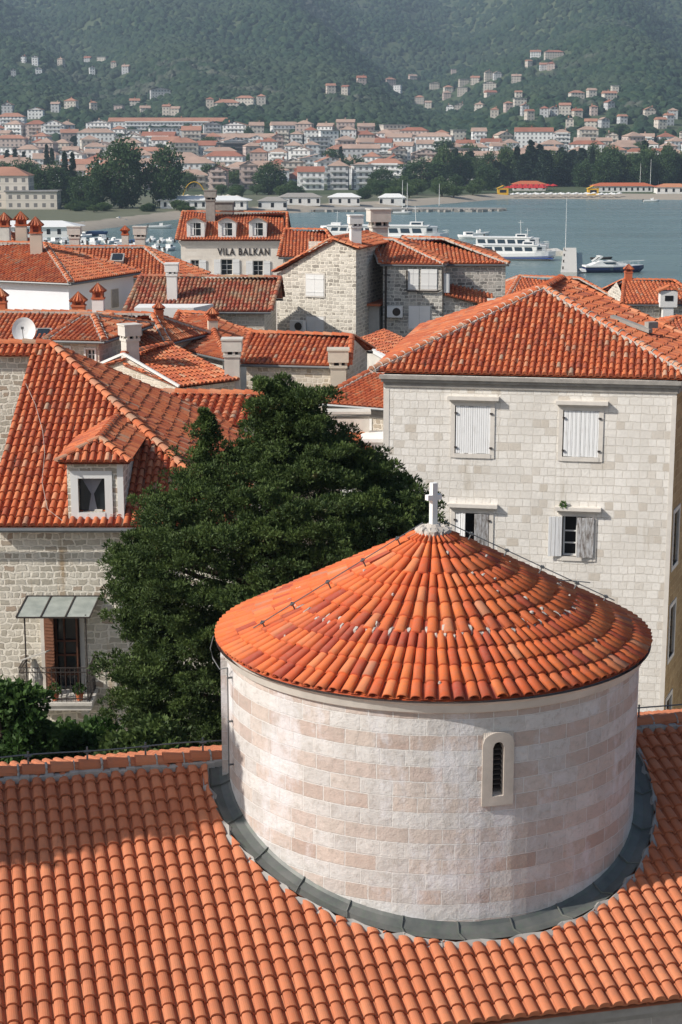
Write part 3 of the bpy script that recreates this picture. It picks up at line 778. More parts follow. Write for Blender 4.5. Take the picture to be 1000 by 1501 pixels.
# slit window surround
m = MB(); nx = 16; xs = sorted([-fw_+2*fw_*i/nx for i in range(nx+1)]+[-hw, hw])
ro = RD+.025
def top_out(x): 
    return fzt-.16+.16*math.sqrt(max(0, 1-(x/fw_)**2))
def top_in(x): return wzt-hw+math.sqrt(max(0, hw*hw-x*x))
for x0, x1 in zip(xs, xs[1:]):
    a0, a1 = WA+x0/RD, WA+x1/RD; xm = (x0+x1)/2
    if abs(xm) < hw:
        for lo0, lo1, hi0, hi1 in ((fzb, fzb, wzb-.03, wzb-.03), (top_in(x0), top_in(x1), top_out(x0), top_out(x1))):
            m.face([dp(a0, lo0, ro), dp(a1, lo1, ro), dp(a1, hi1, ro), dp(a0, hi0, ro)])
        m.face([dp(a0, wzb-.03, ro), dp(a1, wzb-.03, ro), dp(a1, wzb+.05, RD-.3), dp(a0, wzb+.05, RD-.3)])
        m.face([dp(a0, top_in(x0), RD-.3), dp(a1, top_in(x1), RD-.3), dp(a1, top_in(x1), ro), dp(a0, top_in(x0), ro)])
    else:
        m.face([dp(a0, fzb, ro), dp(a1, fzb, ro), dp(a1, top_out(x1), ro), dp(a0, top_out(x0), ro)])
    m.face([dp(a0, top_out(x0), ro), dp(a1, top_out(x1), ro), dp(a1, fzt+.001, RD-.002), dp(a0, fzt+.001, RD-.002)])
    m.face([dp(a1, fzb, ro), dp(a0, fzb, ro), dp(a0, fzb, RD-.02), dp(a1, fzb, RD-.02)])
for s_ in (-1, 1):
    a = WA+s_*hw/RD; pts_ = [dp(a, wzb-.03, ro), dp(a, wzb, RD-.3), dp(a, wzt-hw, RD-.3), dp(a, wzt-hw, ro)]; m.face(pts_ if s_ < 0 else pts_[::-1])
    a = WA+s_*fw_/RD; pts_ = [dp(a, fzb, ro), dp(a, fzb, RD-.02), dp(a, fzt, RD-.02), dp(a, fzt-.16, ro)]; m.face(pts_[::-1] if s_ < 0 else pts_)
sw = m.build('window', plain('window_limestone', (.54, .48, .42), .9, .25, 5.), church)
m = MB(); m.face([dp(WA-.04, wzb-.05, RD-.14), dp(WA+.04, wzb-.05, RD-.14), dp(WA+.04, wzt+.05, RD-.14), dp(WA-.04, wzt+.05, RD-.14)]); m.build('pane', M['dark'], sw)
for i in range(9):
    m = MB(); z = wzb+.06+(wzt-wzb-.1)*i/9; m.obox(dp(WA, z, RD-.09), Vector((math.cos(WA), math.sin(WA), 0))*(hw*.97), Vector((math.sin(WA)*.035, -math.cos(WA)*.035, -.02)), Vector((0, 0, .008))); m.build('louvre', M['iron'], sw)
# cornice ring
m = MB()
for i in range(96):
    a0 = 2*math.pi*i/96; a1 = 2*math.pi*(i+1)/96
    for r0, z0_, r1, z1_ in ((RD+.002, zt-.16, RD+.06, zt-.13), (RD+.06, zt-.13, RD+.10, zt-.02), (RD+.10, zt-.02, RD+.16, zt+.03)):
        m.face([dp(a0, z0_, r0), dp(a1, z0_, r0), dp(a1, z1_, r1), dp(a0, z1_, r1)])
m.build('cornice', M['plaster_old'], drum, smooth=True)
# pilaster strip on the left flank
m = MB(); a = R(-86)
for dd in (0,):
    c_ = dp(a, (zt+zb)/2-.1, RD+.02); tg = Vector((math.cos(a), math.sin(a), 0)); rd = Vector((math.sin(a), -math.cos(a), 0))
    m.obox(c_, tg*.20, rd*.07, Vector((0, 0, (zt-zb)/2-.1)))
m.build('pilaster', M['drum'], drum)
m = MB(); a = R(-73); m.tube([dp(a, zt-.2, RD+.07), dp(a, H-8.9, RD+.07)], .01, 5)
for z in (zt-.35, zt-1.0, zt-1.65): m.tube([dp(a, z, RD), dp(a, z, RD+.08)], .016, 5); m.tube([dp(a-.04, z+.03, RD+.05), dp(a+.01, z, RD+.07)], .010, 5)
m.tube([dp(R(-80), ZR+.12, 3.2), dp(R(-80), ZR-.06, 3.25), dp(R(-79), ZR-.2, 3.22), dp(R(-77), ZR-.33, 3.14), dp(a, zt-.2, RD+.07)], .008, 5)
m.build('conductor_cable', M['metal'], drum)

# conical roof
m = MB(); REA = 3.13; RISE = 1.56; ZA = ZR+RISE
slope = math.atan(RISE/REA); cl, sl_ = math.cos(slope), math.sin(slope)
def cpnt(a, s, h): # s = distance from eave along slope, h above the surface
    r = REA-s*cl+h*sl_; return (DC.x+math.sin(a)*r, DC.y-math.cos(a)*r, ZR+s*sl_+h*cl)
SLEN = REA/cl
zones = [(0., 1.24, 106), (1.22, 2.45, 58), (2.43, SLEN-.06, 30)]
seg = 7
for zi, (s0, s1, nc) in enumerate(zones):
    nr = round((s1-s0)/.295); crs = (s1-s0)/nr
    for c_ in range(nc):
        ac = 2*math.pi*(c_+(.5 if zi % 2 else 0))/nc; ja = rng.uniform(-.004, .004)
        coltn = rng.uniform(-.1, .1)
        for r_ in range(nr):
            a_s = s0+r_*crs+(rng.uniform(-.02, .02) if r_ else rng.uniform(-.01, .01)); b_s = s0+(r_+1)*crs+.04
            tn = min(1, max(0, .56+coltn+rng.gauss(0, .2)))
            if rng.random() < .05: tn = rng.uniform(0, .12)
            if zi == 0 and r_ == nr-1 and rng.random() < .4: tn = rng.uniform(0, .2)
            ag = rng.uniform(.2, .5) if rng.random() < .03 else 0.
            RA_, RB_ = REA-a_s*cl, max(.02, REA-b_s*cl)
            spa, spb = 2*math.pi*RA_/nc, 2*math.pi*RB_/nc
            wa, wb = min(.155, spa*.80)/2, min(.132, spb*.95)/2
            tw = rng.uniform(-.012, .012)
            base = len(m.V)
            for (s_, wd, R_, lf, am, tt) in ((a_s, wa, RA_, .032, .062, 0), (b_s, wb, RB_, .002, .050, tw)):
                for j in range(seg+1):
                    t = math.pi*j/seg; m.V.append(cpnt(ac+ja+(-math.cos(t)*wd+tt)/max(R_, .06), s_, .01+lf+math.sin(t)**.85*am))
            for j in range(seg):
                m.F.append((base+j, base+j+1, base+seg+2+j, base+seg+1+j)); m.T.append(tn); m.A.append(ag)
            b2 = len(m.V)
            for j in range(seg+1):
                t = math.pi*j/seg; lo = .052 if (r_ or zi) else .022
                hh = .01+.032+math.sin(t)**.85*.062; lo_h = max(-.01, hh-lo)
                m.V.append(cpnt(ac+ja+(-math.cos(t)*wa*.9)/max(RA_, .06), a_s+.004, lo_h))
            for j in range(seg): m.F.append((b2+j, b2+j+1, base+j+1, base+j)); m.T.append(tn*.55); m.A.append(0.)
            # channel tile beside
            base = len(m.V); ah = ac+math.pi/nc; tn2 = min(1, max(0, tn+rng.gauss(-.15, .15)))
            for (s_, R_, hsp, lf) in ((a_s, RA_, spa/2, .025), (b_s, RB_, spb/2, .0)):
                for q in (-.7, 0, .7): m.V.append(cpnt(ah+q*hsp/max(R_, .05), s_, lf+.02*abs(q)))
            for j in range(2): m.F.append((base+j, base+j+1, base+4+j, base+3+j)); m.T.append(tn2*.8); m.A.append(0.)
for i in range(72):
    a0 = 2*math.pi*i/72; a1 = 2*math.pi*(i+1)/72
    m.face([cpnt(a0, 0, -.0), cpnt(a1, 0, -.0), (DC.x, DC.y, ZA-.0)], .2)
    m.face([cpnt(a1, 0, -.0), cpnt(a0, 0, -.0), dp(a0, ZR-.02, RD-.1), dp(a1, ZR-.02, RD-.1)], .2)
croof = m.build('cone_roof', M['tile_cone'], church, uv=False, smooth=True)
# mortar blobs where rows of tiles start, and scattered daubs
m = MB()
def blob(mb, a, s, rx, ry, h, base_h=.03):
    base = len(mb.V); n = 8
    for k_ in range(n):
        t = 2*math.pi*k_/n; rr = rng.uniform(.7, 1.15); r = REA-s*cl
        mb.V.append(cpnt(a+math.cos(t)*rx*rr/r, s+math.sin(t)*ry*rr, base_h-.02))
    for k_ in range(n):
        t = 2*math.pi*k_/n; rr = rng.uniform(.35, .6); r = REA-s*cl
        mb.V.append(cpnt(a+math.cos(t)*rx*rr/r, s+math.sin(t)*ry*rr, base_h+h*rng.uniform(.6, 1)))
    for k_ in range(n):
        k2 = (k_+1) % n; mb.F.append((base+k_, base+k2, base+n+k2, base+n+k_)); mb.T.append(.5); mb.A.append(0.)
    mb.F.append(tuple(base+n+k_ for k_ in range(n))); mb.T.append(.5); mb.A.append(0.)
for (s, nc, pr) in ((1.24, 106, .7), (1.26, 106, .4), (2.45, 58, .15)):
    for i in range(nc):
        if rng.random() < pr: blob(m, 2*math.pi*(i+.5)/nc+rng.uniform(-.008, .008), s+rng.uniform(-.07, .12), rng.uniform(.025, .05), rng.uniform(.05, .13), .03, .04)
for i in range(30): blob(m, 2*math.pi*rng.randrange(58)/58+rng.uniform(-.03, .03), rng.uniform(.2, 2.9), rng.uniform(.015, .035), rng.uniform(.02, .05), .008, .075)
for i in range(14): blob(m, 2*math.pi*i/14, SLEN-.17, .07, .13, .09, .05)
m.build('mortar', M['mortar_pale'], croof, uv=False)
# apex block, cross
m = MB(); m.tube([Vector((DC.x, DC.y, ZA-.12)), Vector((DC.x, DC.y, ZA+.02)), Vector((DC.x, DC.y, ZA+.08))], [.2, .15, .09], 10); m.build('apex_block', M['mortar_pale'], croof)
cz = ZA+.06; m = MB(); cyaw = R(28)
m.box((DC.x, DC.y, cz+.31), .042, .046, .31, cyaw); m.box((DC.x, DC.y, cz+.41), .115, .043, .038, cyaw)
m.build('cross', M['white'], church)
# conductor up the cone on both sides
m = MB()
for a in (R(99), R(-68)):
    m.tube([Vector(cpnt(a, s, .17)) for s in (.5, 1.2, 2., 2.8, SLEN-.1)], .008, 5)
    for s in (.65, 1.15, 1.75, 2.35, 2.95): m.tube([cpnt(a, s, .05), cpnt(a, s, .2)], .012, 5); m.tube([cpnt(a, s-.03, .17), cpnt(a, s+.03, .17)], .022, 5)
q = Vector(cpnt(R(99), 1.15, .2)); m.tube([q, q+Vector((-.3, 0, .02))], .008, 4); m.tube([q, q+Vector((.18, 0, -.02))], .008, 4)
m.build('conductor_cable', M['metal'], croof)

# ================================================================== FOLIAGE
def leafobj(name, mat, parent, P_, A_, S_, T_, local=True):
    """diamond leaves: base points, axis vectors, side vectors, tint"""
    n = len(P_); V = np.empty((n, 4, 3)); V[:,0] = P_; V[:,1] = P_+A_*.55+S_; V[:,2] = P_+A_; V[:,3] = P_+A_*.55-S_
    me = bpy.data.meshes.new(name); me.vertices.add(n*4); me.vertices.foreach_set('co', V.ravel().astype(np.float32))
    me.loops.add(n*4); me.loops.foreach_set('vertex_index', np.arange(n*4, dtype=np.int32)); me.polygons.add(n); me.polygons.foreach_set('loop_start', np.arange(0, n*4, 4, dtype=np.int32))
    me.update(calc_edges=True); a = me.attributes.new('tint', 'FLOAT', 'FACE'); a.data.foreach_set('value', T_.astype(np.float32))
    me.materials.append(mat); o = bpy.data.objects.new(name, me); COL.objects.link(o)
    if parent is not None: o.parent = parent; KIDS.setdefault(parent.name, []).append(o)
    return o
def unit(v): return v/(np.linalg.norm(v, axis=1, keepdims=True)+1e-9)
def sprays(g, centres, radii, per, L, Wd, up=.35, shell=(.55, 1.), fan=3, flat=.75, jit=.5):
    """clumps of small pointed sprays around lobe centres"""
    n = len(centres)*per; c = np.repeat(centres, per, 0); r = np.repeat(radii, per, 0)
    d = unit(g.normal(size=(n, 3))); rr = r[:, None]*g.uniform(shell[0], shell[1], (n, 1)); p = c+d*rr*np.array([1, 1, flat])
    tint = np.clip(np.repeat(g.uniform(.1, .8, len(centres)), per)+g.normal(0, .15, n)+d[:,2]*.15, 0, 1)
    Ps, As, Ss, Ts = [], [], [], []
    for f in range(fan):
        a = unit(d+np.array([0, 0, up])+g.normal(0, jit, (n, 3))); s = unit(np.cross(a, g.normal(size=(n, 3))))
        l = L*g.uniform(.6, 1.3, (n, 1)); Ps.append(p+a*l*.1*f); As.append(a*l); Ss.append(s*Wd*g.uniform(.6, 1.3, (n, 1))); Ts.append(tint+g.normal(0, .07, n))
    return np.concatenate(Ps), np.concatenate(As), np.concatenate(Ss), np.clip(np.concatenate(Ts), 0, 1)

# the big conifer: silhouette widths taken along its height (metres), irregular lobes
g = np.random.default_rng(11)
TY = 37.0
prof_px = [(556, 392, 462), (575, 372, 482), (600, 376, 492), (640, 352, 522), (668, 338, 545), (690, 285, 585), (715, 245, 615), (750, 205, 640), (790, 165, 640), (830, 160, 610), (870, 172, 585), (900, 190, 560), (950, 168, 540), (1000, 165, 520), (1060, 185, 480), (1110, 205, 460), (1180, 240, 440)]
prof_m = []
for y, a, b in prof_px:
    pa = P(a, y, TY); pb = P(b, y, TY); prof_m.append((pa.z, pa.x, pb.x))
zT = prof_m[0][0]; zB = prof_m[-1][0]
trx = P(395, 800, TY).x
big = empty('conifer_tree', (trx, TY, GND), 'large dense dark conifer between the dormer house and the round church', 'tree')
def pw(z):
    for (a, b) in zip(prof_m, prof_m[1:]):
        if b[0] <= z <= a[0]:
            t = (a[0]-z)/(a[0]-b[0]); return a[1]+(b[1]-a[1])*t, a[2]+(b[2]-a[2])*t
    return (prof_m[0][1], prof_m[0][2]) if z > zT else (prof_m[-1][1], prof_m[-1][2])
cen, rad = [], []
BO = []
tries = 0
while len(BO) < 210 and tries < 20000:
    tries += 1
    z = zB+(zT-zB)*(g.random()**.8); x0, x1 = pw(z); cx = (x0+x1)/2; hw_ = (x1-x0)/2
    a = g.uniform(0, 2*math.pi)
    if g.random() < .6: a = -abs(a % math.pi)
    br = min(g.uniform(.45, .9), hw_*.75); rr = max(.02, hw_-br*.7)*g.uniform(.86, 1.06); dpt = min(hw_, 3.2)/hw_
    C_ = np.array((cx+math.cos(a)*rr, TY+math.sin(a)*rr*dpt, z-br*.2))
    if any(np.linalg.norm((C_-o_)*np.array([1, 1, 1.7])) < (br+ob)*.62 for o_, ob in BO): continue
    BO.append((C_, br)); out_ = np.array((math.cos(a), math.sin(a)*1., .15))
    for j in range(int(14+br*26)):      # a bough: flat plates of foliage fanning outwards, tips a little raised
        d = g.normal(size=3); d /= np.linalg.norm(d); d = d*np.array([1, 1, .38])+out_*.5
        f_ = g.uniform(.35, 1.0); q = C_+d*br*f_; q[2] += .16*br*f_*f_-.05; cen.append(tuple(q)); rad.append(g.uniform(.10, .21))
print('boughs', len(BO), len(cen))
# the secondary leader on the left and a small tip seen in front
for (px, py, r0) in ((303, 612, .15), (300, 630, .24), (302, 650, .3), (300, 672, .33), (303, 692, .36), (290, 700, .4), (312, 705, .4), (285, 720, .42)):
    q = P(px, py, TY+.3)
    for _ in range(16): cen.append((q.x+g.normal(0, r0*.6), q.y+g.normal(0, r0*.6), q.z+g.normal(0, r0*.4))); rad.append(r0*.55)
for (px, py, r0) in ((492, 775, .1), (492, 790, .17), (490, 808, .25), (470, 815, .3)):
    q = P(px, py, TY-3.0); cen.append(tuple(q)); rad.append(r0)
for i in range(800):       # inner growth
    z = zB+(zT-zB)*(g.random()**.8); x0, x1 = pw(z); cx = (x0+x1)/2; hw_ = (x1-x0)/2; a = g.uniform(0, 2*math.pi); rr = hw_*.72*math.sqrt(g.random())
    cen.append((cx+math.cos(a)*rr, TY+math.sin(a)*rr*min(hw_, 3.2)/hw_, z-.3)); rad.append(g.uniform(.3, .42))
cen = np.array(cen); rad = np.array(rad)
Pp, Aa, Ss, Tt = sprays(g, cen, rad, 46, .078, .016, .7, (.3, 1.05), 3, .55, .45)
leafobj('crown', M['cypressleaf'], big, Pp-np.array([trx, TY, GND]), Aa, Ss, Tt)
m = MB(); m.tube([(trx, TY, GND-.3), (trx+.1, TY, 9), (trx+.2, TY, 14), (trx+.45, TY, zT-1)], [.45, .36, .24, .06], 10)
for i in range(46):
    c = cen[g.integers(0, len(cen)-40)]; z = c[2]-g.uniform(.3, 1.0); m.tube([(trx+.15, TY, z-.6), ((trx+c[0])/2, (TY+c[1])/2, z-.1), tuple(c)], [.1, .06, .02], 6)
m.build('trunk', M['bark'], big, uv=False)

def bush(name, label, px, py, Y, rx, rz, nl, leaf='bushleaf', L=.16, Wd=.045, seed=1, per=90, cat='shrub', zg=GND):
    g = np.random.default_rng(seed); c0 = P(px, py, Y); root = empty(name, (c0.x, c0.y, zg), label, cat)
    d = unit(g.normal(size=(nl, 3))); c = np.array(c0)+d*np.array([rx, rx*.8, rz])*g.uniform(.3, 1, (nl, 1))**.5; r = g.uniform(.2, .42, nl)
    a, b, s_, t = sprays(g, c, r, per, L, Wd, .2, (.5, 1.), 2, .8, .8)
    leafobj('foliage', M[leaf], root, a-np.array([c0.x, c0.y, zg]), b, s_, t)
    m = MB()
    for i in range(9):
        q = c[i]; m.tube([(c0.x+g.normal(0, .1), c0.y+g.normal(0, .1), zg-.1), ((c0.x+q[0])/2, (c0.y+q[1])/2, q[2]-1.2), tuple(q)], [.07, .045, .015], 5)
    m.build('stem', M['bark'], root, uv=False)
bush('garden_tree', 'leafy dark green garden tree at the left edge beside the balcony', 15, 1085, 33, .75, 1.15, 55, 'bushleaf', .14, .045, 4, 120, 'tree')
bush('garden_shrub', 'bright leafed shrub growing below the balcony slab', 118, 1105, 34.5, 1.05, .62, 60, 'bushleaf', .15, .05, 5, 110)
bush('garden_shrub', 'dark shrub under the conifer just above the nave ridge', 210, 1110, 33, .9, .6, 40, 'cypressleaf', .14, .05, 6, 100)
# a tree beside the nave, left of the frame: its branches throw the broken shade on the ridge
def shade_tree():
    g = np.random.default_rng(9); b0 = Vector((-9.3, 19.6, GND)); root = empty('tree', b0, 'leafy tree standing beside the nave, left of the picture edge, shading the ridge', 'tree')
    c = []; r = []
    for i in range(230):
        e_ = g.uniform(-8.2, -2.2); lim = 1.75-(e_+6.5)*.17; s_ = g.uniform(-1.0, lim); 
        if e_ < -5.2 and .15 < s_ < .65 and g.random() < .7: continue
        q = rp(e_, S0+s_)+sd*g.uniform(8.2, 10.); c.append(tuple(q)); r.append(g.uniform(.2, .38))
    c = np.array(c); r = np.array(r)
    a, b, s_, t = sprays(g, c, r, 70, .2, .06, .2, (.4, 1.), 2, .8, .8)
    leafobj('crown', M['treeleaf'], root, a-np.array(b0), b, s_, t)
    m = MB(); m.tube([b0, b0+Vector((.3, .2, 8)), b0+Vector((.6, .3, 15))], [.4, .3, .12], 9)
    for i in range(30):
        q = c[i*4]; m.tube([b0+Vector((.5, .3, 12+.08*i)), (Vector(q)+b0+Vector((.5, .3, 14)))/2, q], [.09, .05, .02], 5)
    m.build('trunk', M['bark'], root, uv=False)
shade_tree()

# ================================================================== DORMER HOUSE (left)
zeA = P(0, 773, 44).z
FLa = Vector((-8.95, 44, zeA)); FRa = PZ(360, 775, zeA); FRa.y = 44
BRa = PZ(372, 631, zeA); ap = P(75, 506, 52.4); RAa = Vector((-9.2, 52.4, ap.z))
FLa = Vector((-9.2-.0, 44, zeA)); 
# the roof runs on left of the frame
LX = -12.5
# verge follows the slope line px (42,530)->(0,690): roof starts at that x
vx = P(44, 530, 51.8).x
root = empty('dormer_house', (-7, 50, GND), 'rubble stone house with hipped clay roof, one dormer and iron balcony', 'house')
rf = MB(); mo = MB()
FL_ = Vector((vx, 44, zeA)); RA_ = Vector((vx, 52.4, ap.z)); RB_ = Vector((ap.x, 52.4, ap.z))
FR_ = Vector((FRa.x, 44, zeA)); BR_ = Vector((FRa.x-.35, 58.4, zeA)); BL_ = Vector((vx, 58.4, zeA))
FLx = Vector((LX, 44, zeA))
EL = P(42, 531, 51.4)
# front slope: full width at the eave up to the high wall
tile_face(rf, [FL_, FR_, RB_, RA_], .205, .37, .078, 7, agep=.05, lift=.035, jit=.018)
tile_face(rf, [FR_, BR_, RB_], .205, .37, .062, 5, agep=.04, lift=.04, jit=.02)
tile_face(rf, [BR_, BL_, RA_, RB_], .205, .37, .06, 3)
tile_face(rf, [Vector((-16, 51.7, ap.z-.26)), Vector((vx+.05, 51.7, ap.z-.26)), Vector((vx+.05, 52.4, ap.z)), Vector((-16, 52.4, ap.z))], .205, .37, .075, 6)
up = Vector((0,0,.06))
caps(rf, FR_+up, RB_+up, .12, .38, 7, agep=.4); caps(rf, BR_, RB_, .11); caps(rf, Vector((-16, 52.4, ap.z))+up, RB_+up, .14, .42, 6, agep=.1)
roofA = rf.build('roof', M['tile_old'], root); m = MB(); WA_ = Wall((-16, 44.35), (FR_.x-.35, 44.35))
door_r = WA_.rect(66, 903, 118, 1010)
WA_.build(m, GND-.5, zeA-.04, [door_r], .3)
Wall((FR_.x-.35, 44.35), (BR_.x-.3, 58.1)).build(m, GND-.5, zeA-.04)
Wall((BR_.x-.3, 58.1), (-16, 58.1)).build(m, GND-.5, zeA-.04)
wallA = m.build('wall', M['rubble'], root)
m = MB(); Wall((-16, 51.95), (vx, 51.95)).build(m, GND, ap.z-.2); Wall((vx, 51.95), (vx, 52.3)).build(m, zeA, ap.z-.2)
m.build('rear_wall', M['rubble'], root)
m = MB(); m.tube([(-12.6, 43.93, zeA-.06), (FR_.x, 43.93, zeA-.06)], .065, 8); 
m.tube([(-4.9, 44.15, zeA-.1), (-4.75, 44.22, zeA-.6), (-4.75, 44.24, 9)], .05, 8)
m.build('gutter', M['metal'], roofA)
# overflow hose curve by the tree
q0 = WA_.px(177, 885); q1 = WA_.px(176, 905); q2 = WA_.px(188, 915)
m = MB(); m.tube([WA_.at(q0[0], q0[1], .06), WA_.at(q1[0], q1[1], .06), WA_.at((q1[0]+q2[0])/2, q2[1]+.03, .06), WA_.at(q2[0]+.3, q2[1], .06)], .05, 8); m.build('pipe', M['white'], wallA)
# wires on the roof
def slopeA(px, py):   # point on front roof plane
    d = ray(px, py); n_ = (FR_-FL_).cross(RA_-FL_); t = (FL_-Vector((0,0,H))).dot(n_)/d.dot(n_); return Vector((0,0,H))+d*t
m = MB(); m.tube([slopeA(*q)+Vector((0,0,.16)) for q in ((38, 570), (52, 600), (63, 640), (66, 672), (62, 715), (70, 755), (92, 772))], .006, 4); m.build('cable', M['mortar_pale'], roofA)
# dormer
dz_b = P(103, 757, 45.2); D0 = slopeA(136, 757); dy = D0.y-.12
dl = P(99, 720, dy).x; dr = P(181, 720, dy).x; dtop = P(140, 678, dy).z; dbot = D0.z-.35
W = Wall((dl, dy), (dr, dy)); wr = W.rect(115, 701, 154, 751)
m = MB(); W.build(m, dbot, dtop, [wr], .2)
ddep = 3.2
Wall((dr, dy), (dr+.0, dy+ddep)).build(m, dbot, dtop); Wall((dl, dy+ddep), (dl, dy)).build(m, dbot, dtop)
dorm = m.build('dormer', M['rubble'], root)
m = MB(); a, b, c, d = wr; W.box(m, a-.2, a, c-.18, d+.2, -.03, .035); W.box(m, b, b+.2, c-.18, d+.2, -.03, .035); W.box(m, a, b, d, d+.2, -.03, .034); W.box(m, a, b, c-.18, c, -.03, .05); W.box(m, dr-dl-.16, dr-dl+.004, dbot, dtop, -.02, .012)
m.build('window_frame', M['white'], dorm)
m = MB(); m.face([W.at(a, c, -.19), W.at(b, c, -.19), W.at(b, d, -.19), W.at(a, d, -.19)]); m.build('pane', M['glass'], dorm)
m = MB()
for s_ in (-1, 1):
    mid = (a+b)/2
    for i in range(6):
        t0, t1 = i/6, (i+1)/6; zz0 = d-(d-c)*.5*t0; zz1 = d-(d-c)*.5*t1
        f0 = (1-t0)*.26+.03; f1 = (1-t1)*.26+.03
        m.face([W.at(mid, zz0, -.17), W.at(mid+s_*f0, zz0, -.15-.01*(i % 2)), W.at(mid+s_*f1, zz1, -.15), W.at(mid, zz1, -.17)])
    m.face([W.at(mid, (c+d)/2, -.17), W.at(mid+s_*.04, (c+d)/2, -.15), W.at(mid+s_*.12, c, -.15), W.at(mid, c, -.17)])
m.build('curtain', M['net'], dorm)
m = MB(); W.box(m, b-.3, b-.1, c+.003, c+.05, -.15, -.05); m.build('sill_box', M['stonecut'], dorm)
# dormer roof: hipped front, ridge running back into the slope
oe = .2; zd = dtop+.02; dcx = (dl+dr)/2; apx = Vector((dcx+.05, dy+.62, zd+.50))
fl = Vector((dl-oe, dy-oe, zd)); fr = Vector((dr+oe, dy-oe, zd))
def backhit(x, z0_):  # y where a horizontal line at height z meets the main slope
    return 44+(z0_-zeA)/((ap.z-zeA)/8.4)
bk = Vector((apx.x, backhit(0, apx.z)+.1, apx.z)); bl = Vector((fl.x, backhit(0, zd)+.1, zd)); br = Vector((fr.x, backhit(0, zd)+.1, zd))
m = MB(); tile_face(m, [fl, fr, apx], .2, .36, .07, 6, agep=.05); tile_face(m, [fr, br, bk, apx], .2, .36, .07, 6, agep=.05); tile_face(m, [bl, fl, apx, bk], .2, .36, .07, 6)
for a_, b_ in ((fl, apx), (fr, apx), (apx, bk)): caps(m, a_+up*.6, b_+up*.6, .1, .36, 6, agep=.1)
m.face([fl-Vector((0,0,.03)), fr-Vector((0,0,.03)), br-Vector((0,0,.03)), bl-Vector((0,0,.03))], .1)
m.build('dormer_roof', M['tile_old'], dorm)
# balcony door, canopy, balcony
a, b, c, d = door_r
m = MB(); WA_.box(m, a-.1, a, c, d+.05, -.05, .03); WA_.box(m, b, b+.12, c, d+.05, -.05, .03); WA_.box(m, a, b, d, d+.05, -.05, .03)
dfr = m.build('balcony_door', M['stonecut'], root)
m = MB(); m.face([WA_.at(a, c, -.28), WA_.at(b, c, -.28), WA_.at(b, d, -.28), WA_.at(a, d, -.28)]); m.build('pane', M['glass'], dfr)
m = MB(); t = .05
for u in (a+.28, a+.5, b-.12): WA_.box(m, u-t/2, u+t/2, c, d, -.25, -.2)
for z in (c+.35, c+.9, c+1.3, d-.08): WA_.box(m, a+.2, b, z-.025, z+.025, -.245, -.205)
m.build('door_leaf', M['wood'], dfr)
m = MB(); hd = WA_.at(a+.02, (c+d)/2, .0)
m.obox(WA_.at(a+.14, (c+d)/2, .06), Vector((.14, -.05, 0)), Vector((.006, .018, 0)), Vector((0,0,(d-c)/2)))
for i in range(20): z = c+.12+(d-c-.2)*i/20; m.obox(WA_.at(a+.15, z, .085), Vector((.115, -.042, 0)), Vector((.005, .015, .01)), Vector((0,0,.012)))
m.build('shutter', M['wood'], dfr)
m = MB(); m.obox(WA_.at(b-.06, (c+d)/2, .03), Vector((.015, -.0, 0)), Vector((.0, .14, 0)), Vector((0,0,(d-c)/2))); m.build('shutter', M['wood'], dfr)
# canopy
c0 = WA_.px(40, 874); c1 = WA_.px(146, 874); f0 = WA_.px(24, 900)
zc = c0[1]; m = MB(); out = 1.05; zf = zc-.30
A_ = [WA_.at(c0[0]+(c1[0]-c0[0])*i/3, zc, .02) for i in range(4)]; B_ = [WA_.at(c0[0]-.12+(c1[0]-c0[0])*i/3, zf, out) for i in range(4)]
for i in range(3):
    m.obox((A_[i]+A_[i+1]+B_[i]+B_[i+1])/4, (A_[i+1]-A_[i])/2*.99, (B_[i]-A_[i])/2, Vector((0,0,.008)))
can = m.build('canopy', M['dusty'], root)
m = MB()
for i in range(4): m.span(A_[i]+Vector((0,0,.015)), B_[i]+Vector((0,0,.015)), .035, .03)
m.span(A_[0], A_[3], .05, .05); m.span(B_[0], B_[3], .03, .04)
m.tube([WA_.at(c0[0]+.08, zf+.03, out-.1), WA_.at(c0[0]+.08, c+.0, out-.1)], .022, 6); m.tube([WA_.at(c1[0]-.25, zf+.05, out-.1), WA_.at(c1[0]-.25, c, out-.1)], .022, 6)
m.build('canopy_frame', M['iron'], can)
# slab and railing
bu0 = WA_.px(38, 1000)[0]; bu1 = WA_.px(142, 1000)[0]; m = MB(); WA_.box(m, bu0, bu1, c-.22, c-.08, -.1, 1.15); WA_.box(m, bu0-.03, bu1+.03, c-.08, c, -.1, 1.2)
for u in (bu0+.3, bu1-.35): WA_.box(m, u, u+.16, c-.55, c-.222, -.1, .6)
bal = m.build('balcony', M['plaster_old'], root)
m = MB(); zt_ = c+.95
cr = [WA_.at(bu0+.04, 0, 0), WA_.at(bu0+.04, 0, 1.12), WA_.at(bu1-.04, 0, 1.12), WA_.at(bu1-.04, 0, 0)]
for p_, q_ in zip(cr, cr[1:]):
    for z in (zt_, c+.1, zt_-.12): m.span(Vector((p_.x, p_.y, z)), Vector((q_.x, q_.y, z)), .025, .02)
    n = int((q_-p_).length/.12)
    for i in range(n+1):
        t = i/n; x = p_.lerp(q_, t); m.tube([Vector((x.x, x.y, c)), Vector((x.x, x.y, zt_))], .008, 4)
m.build('railing', M['iron'], bal)
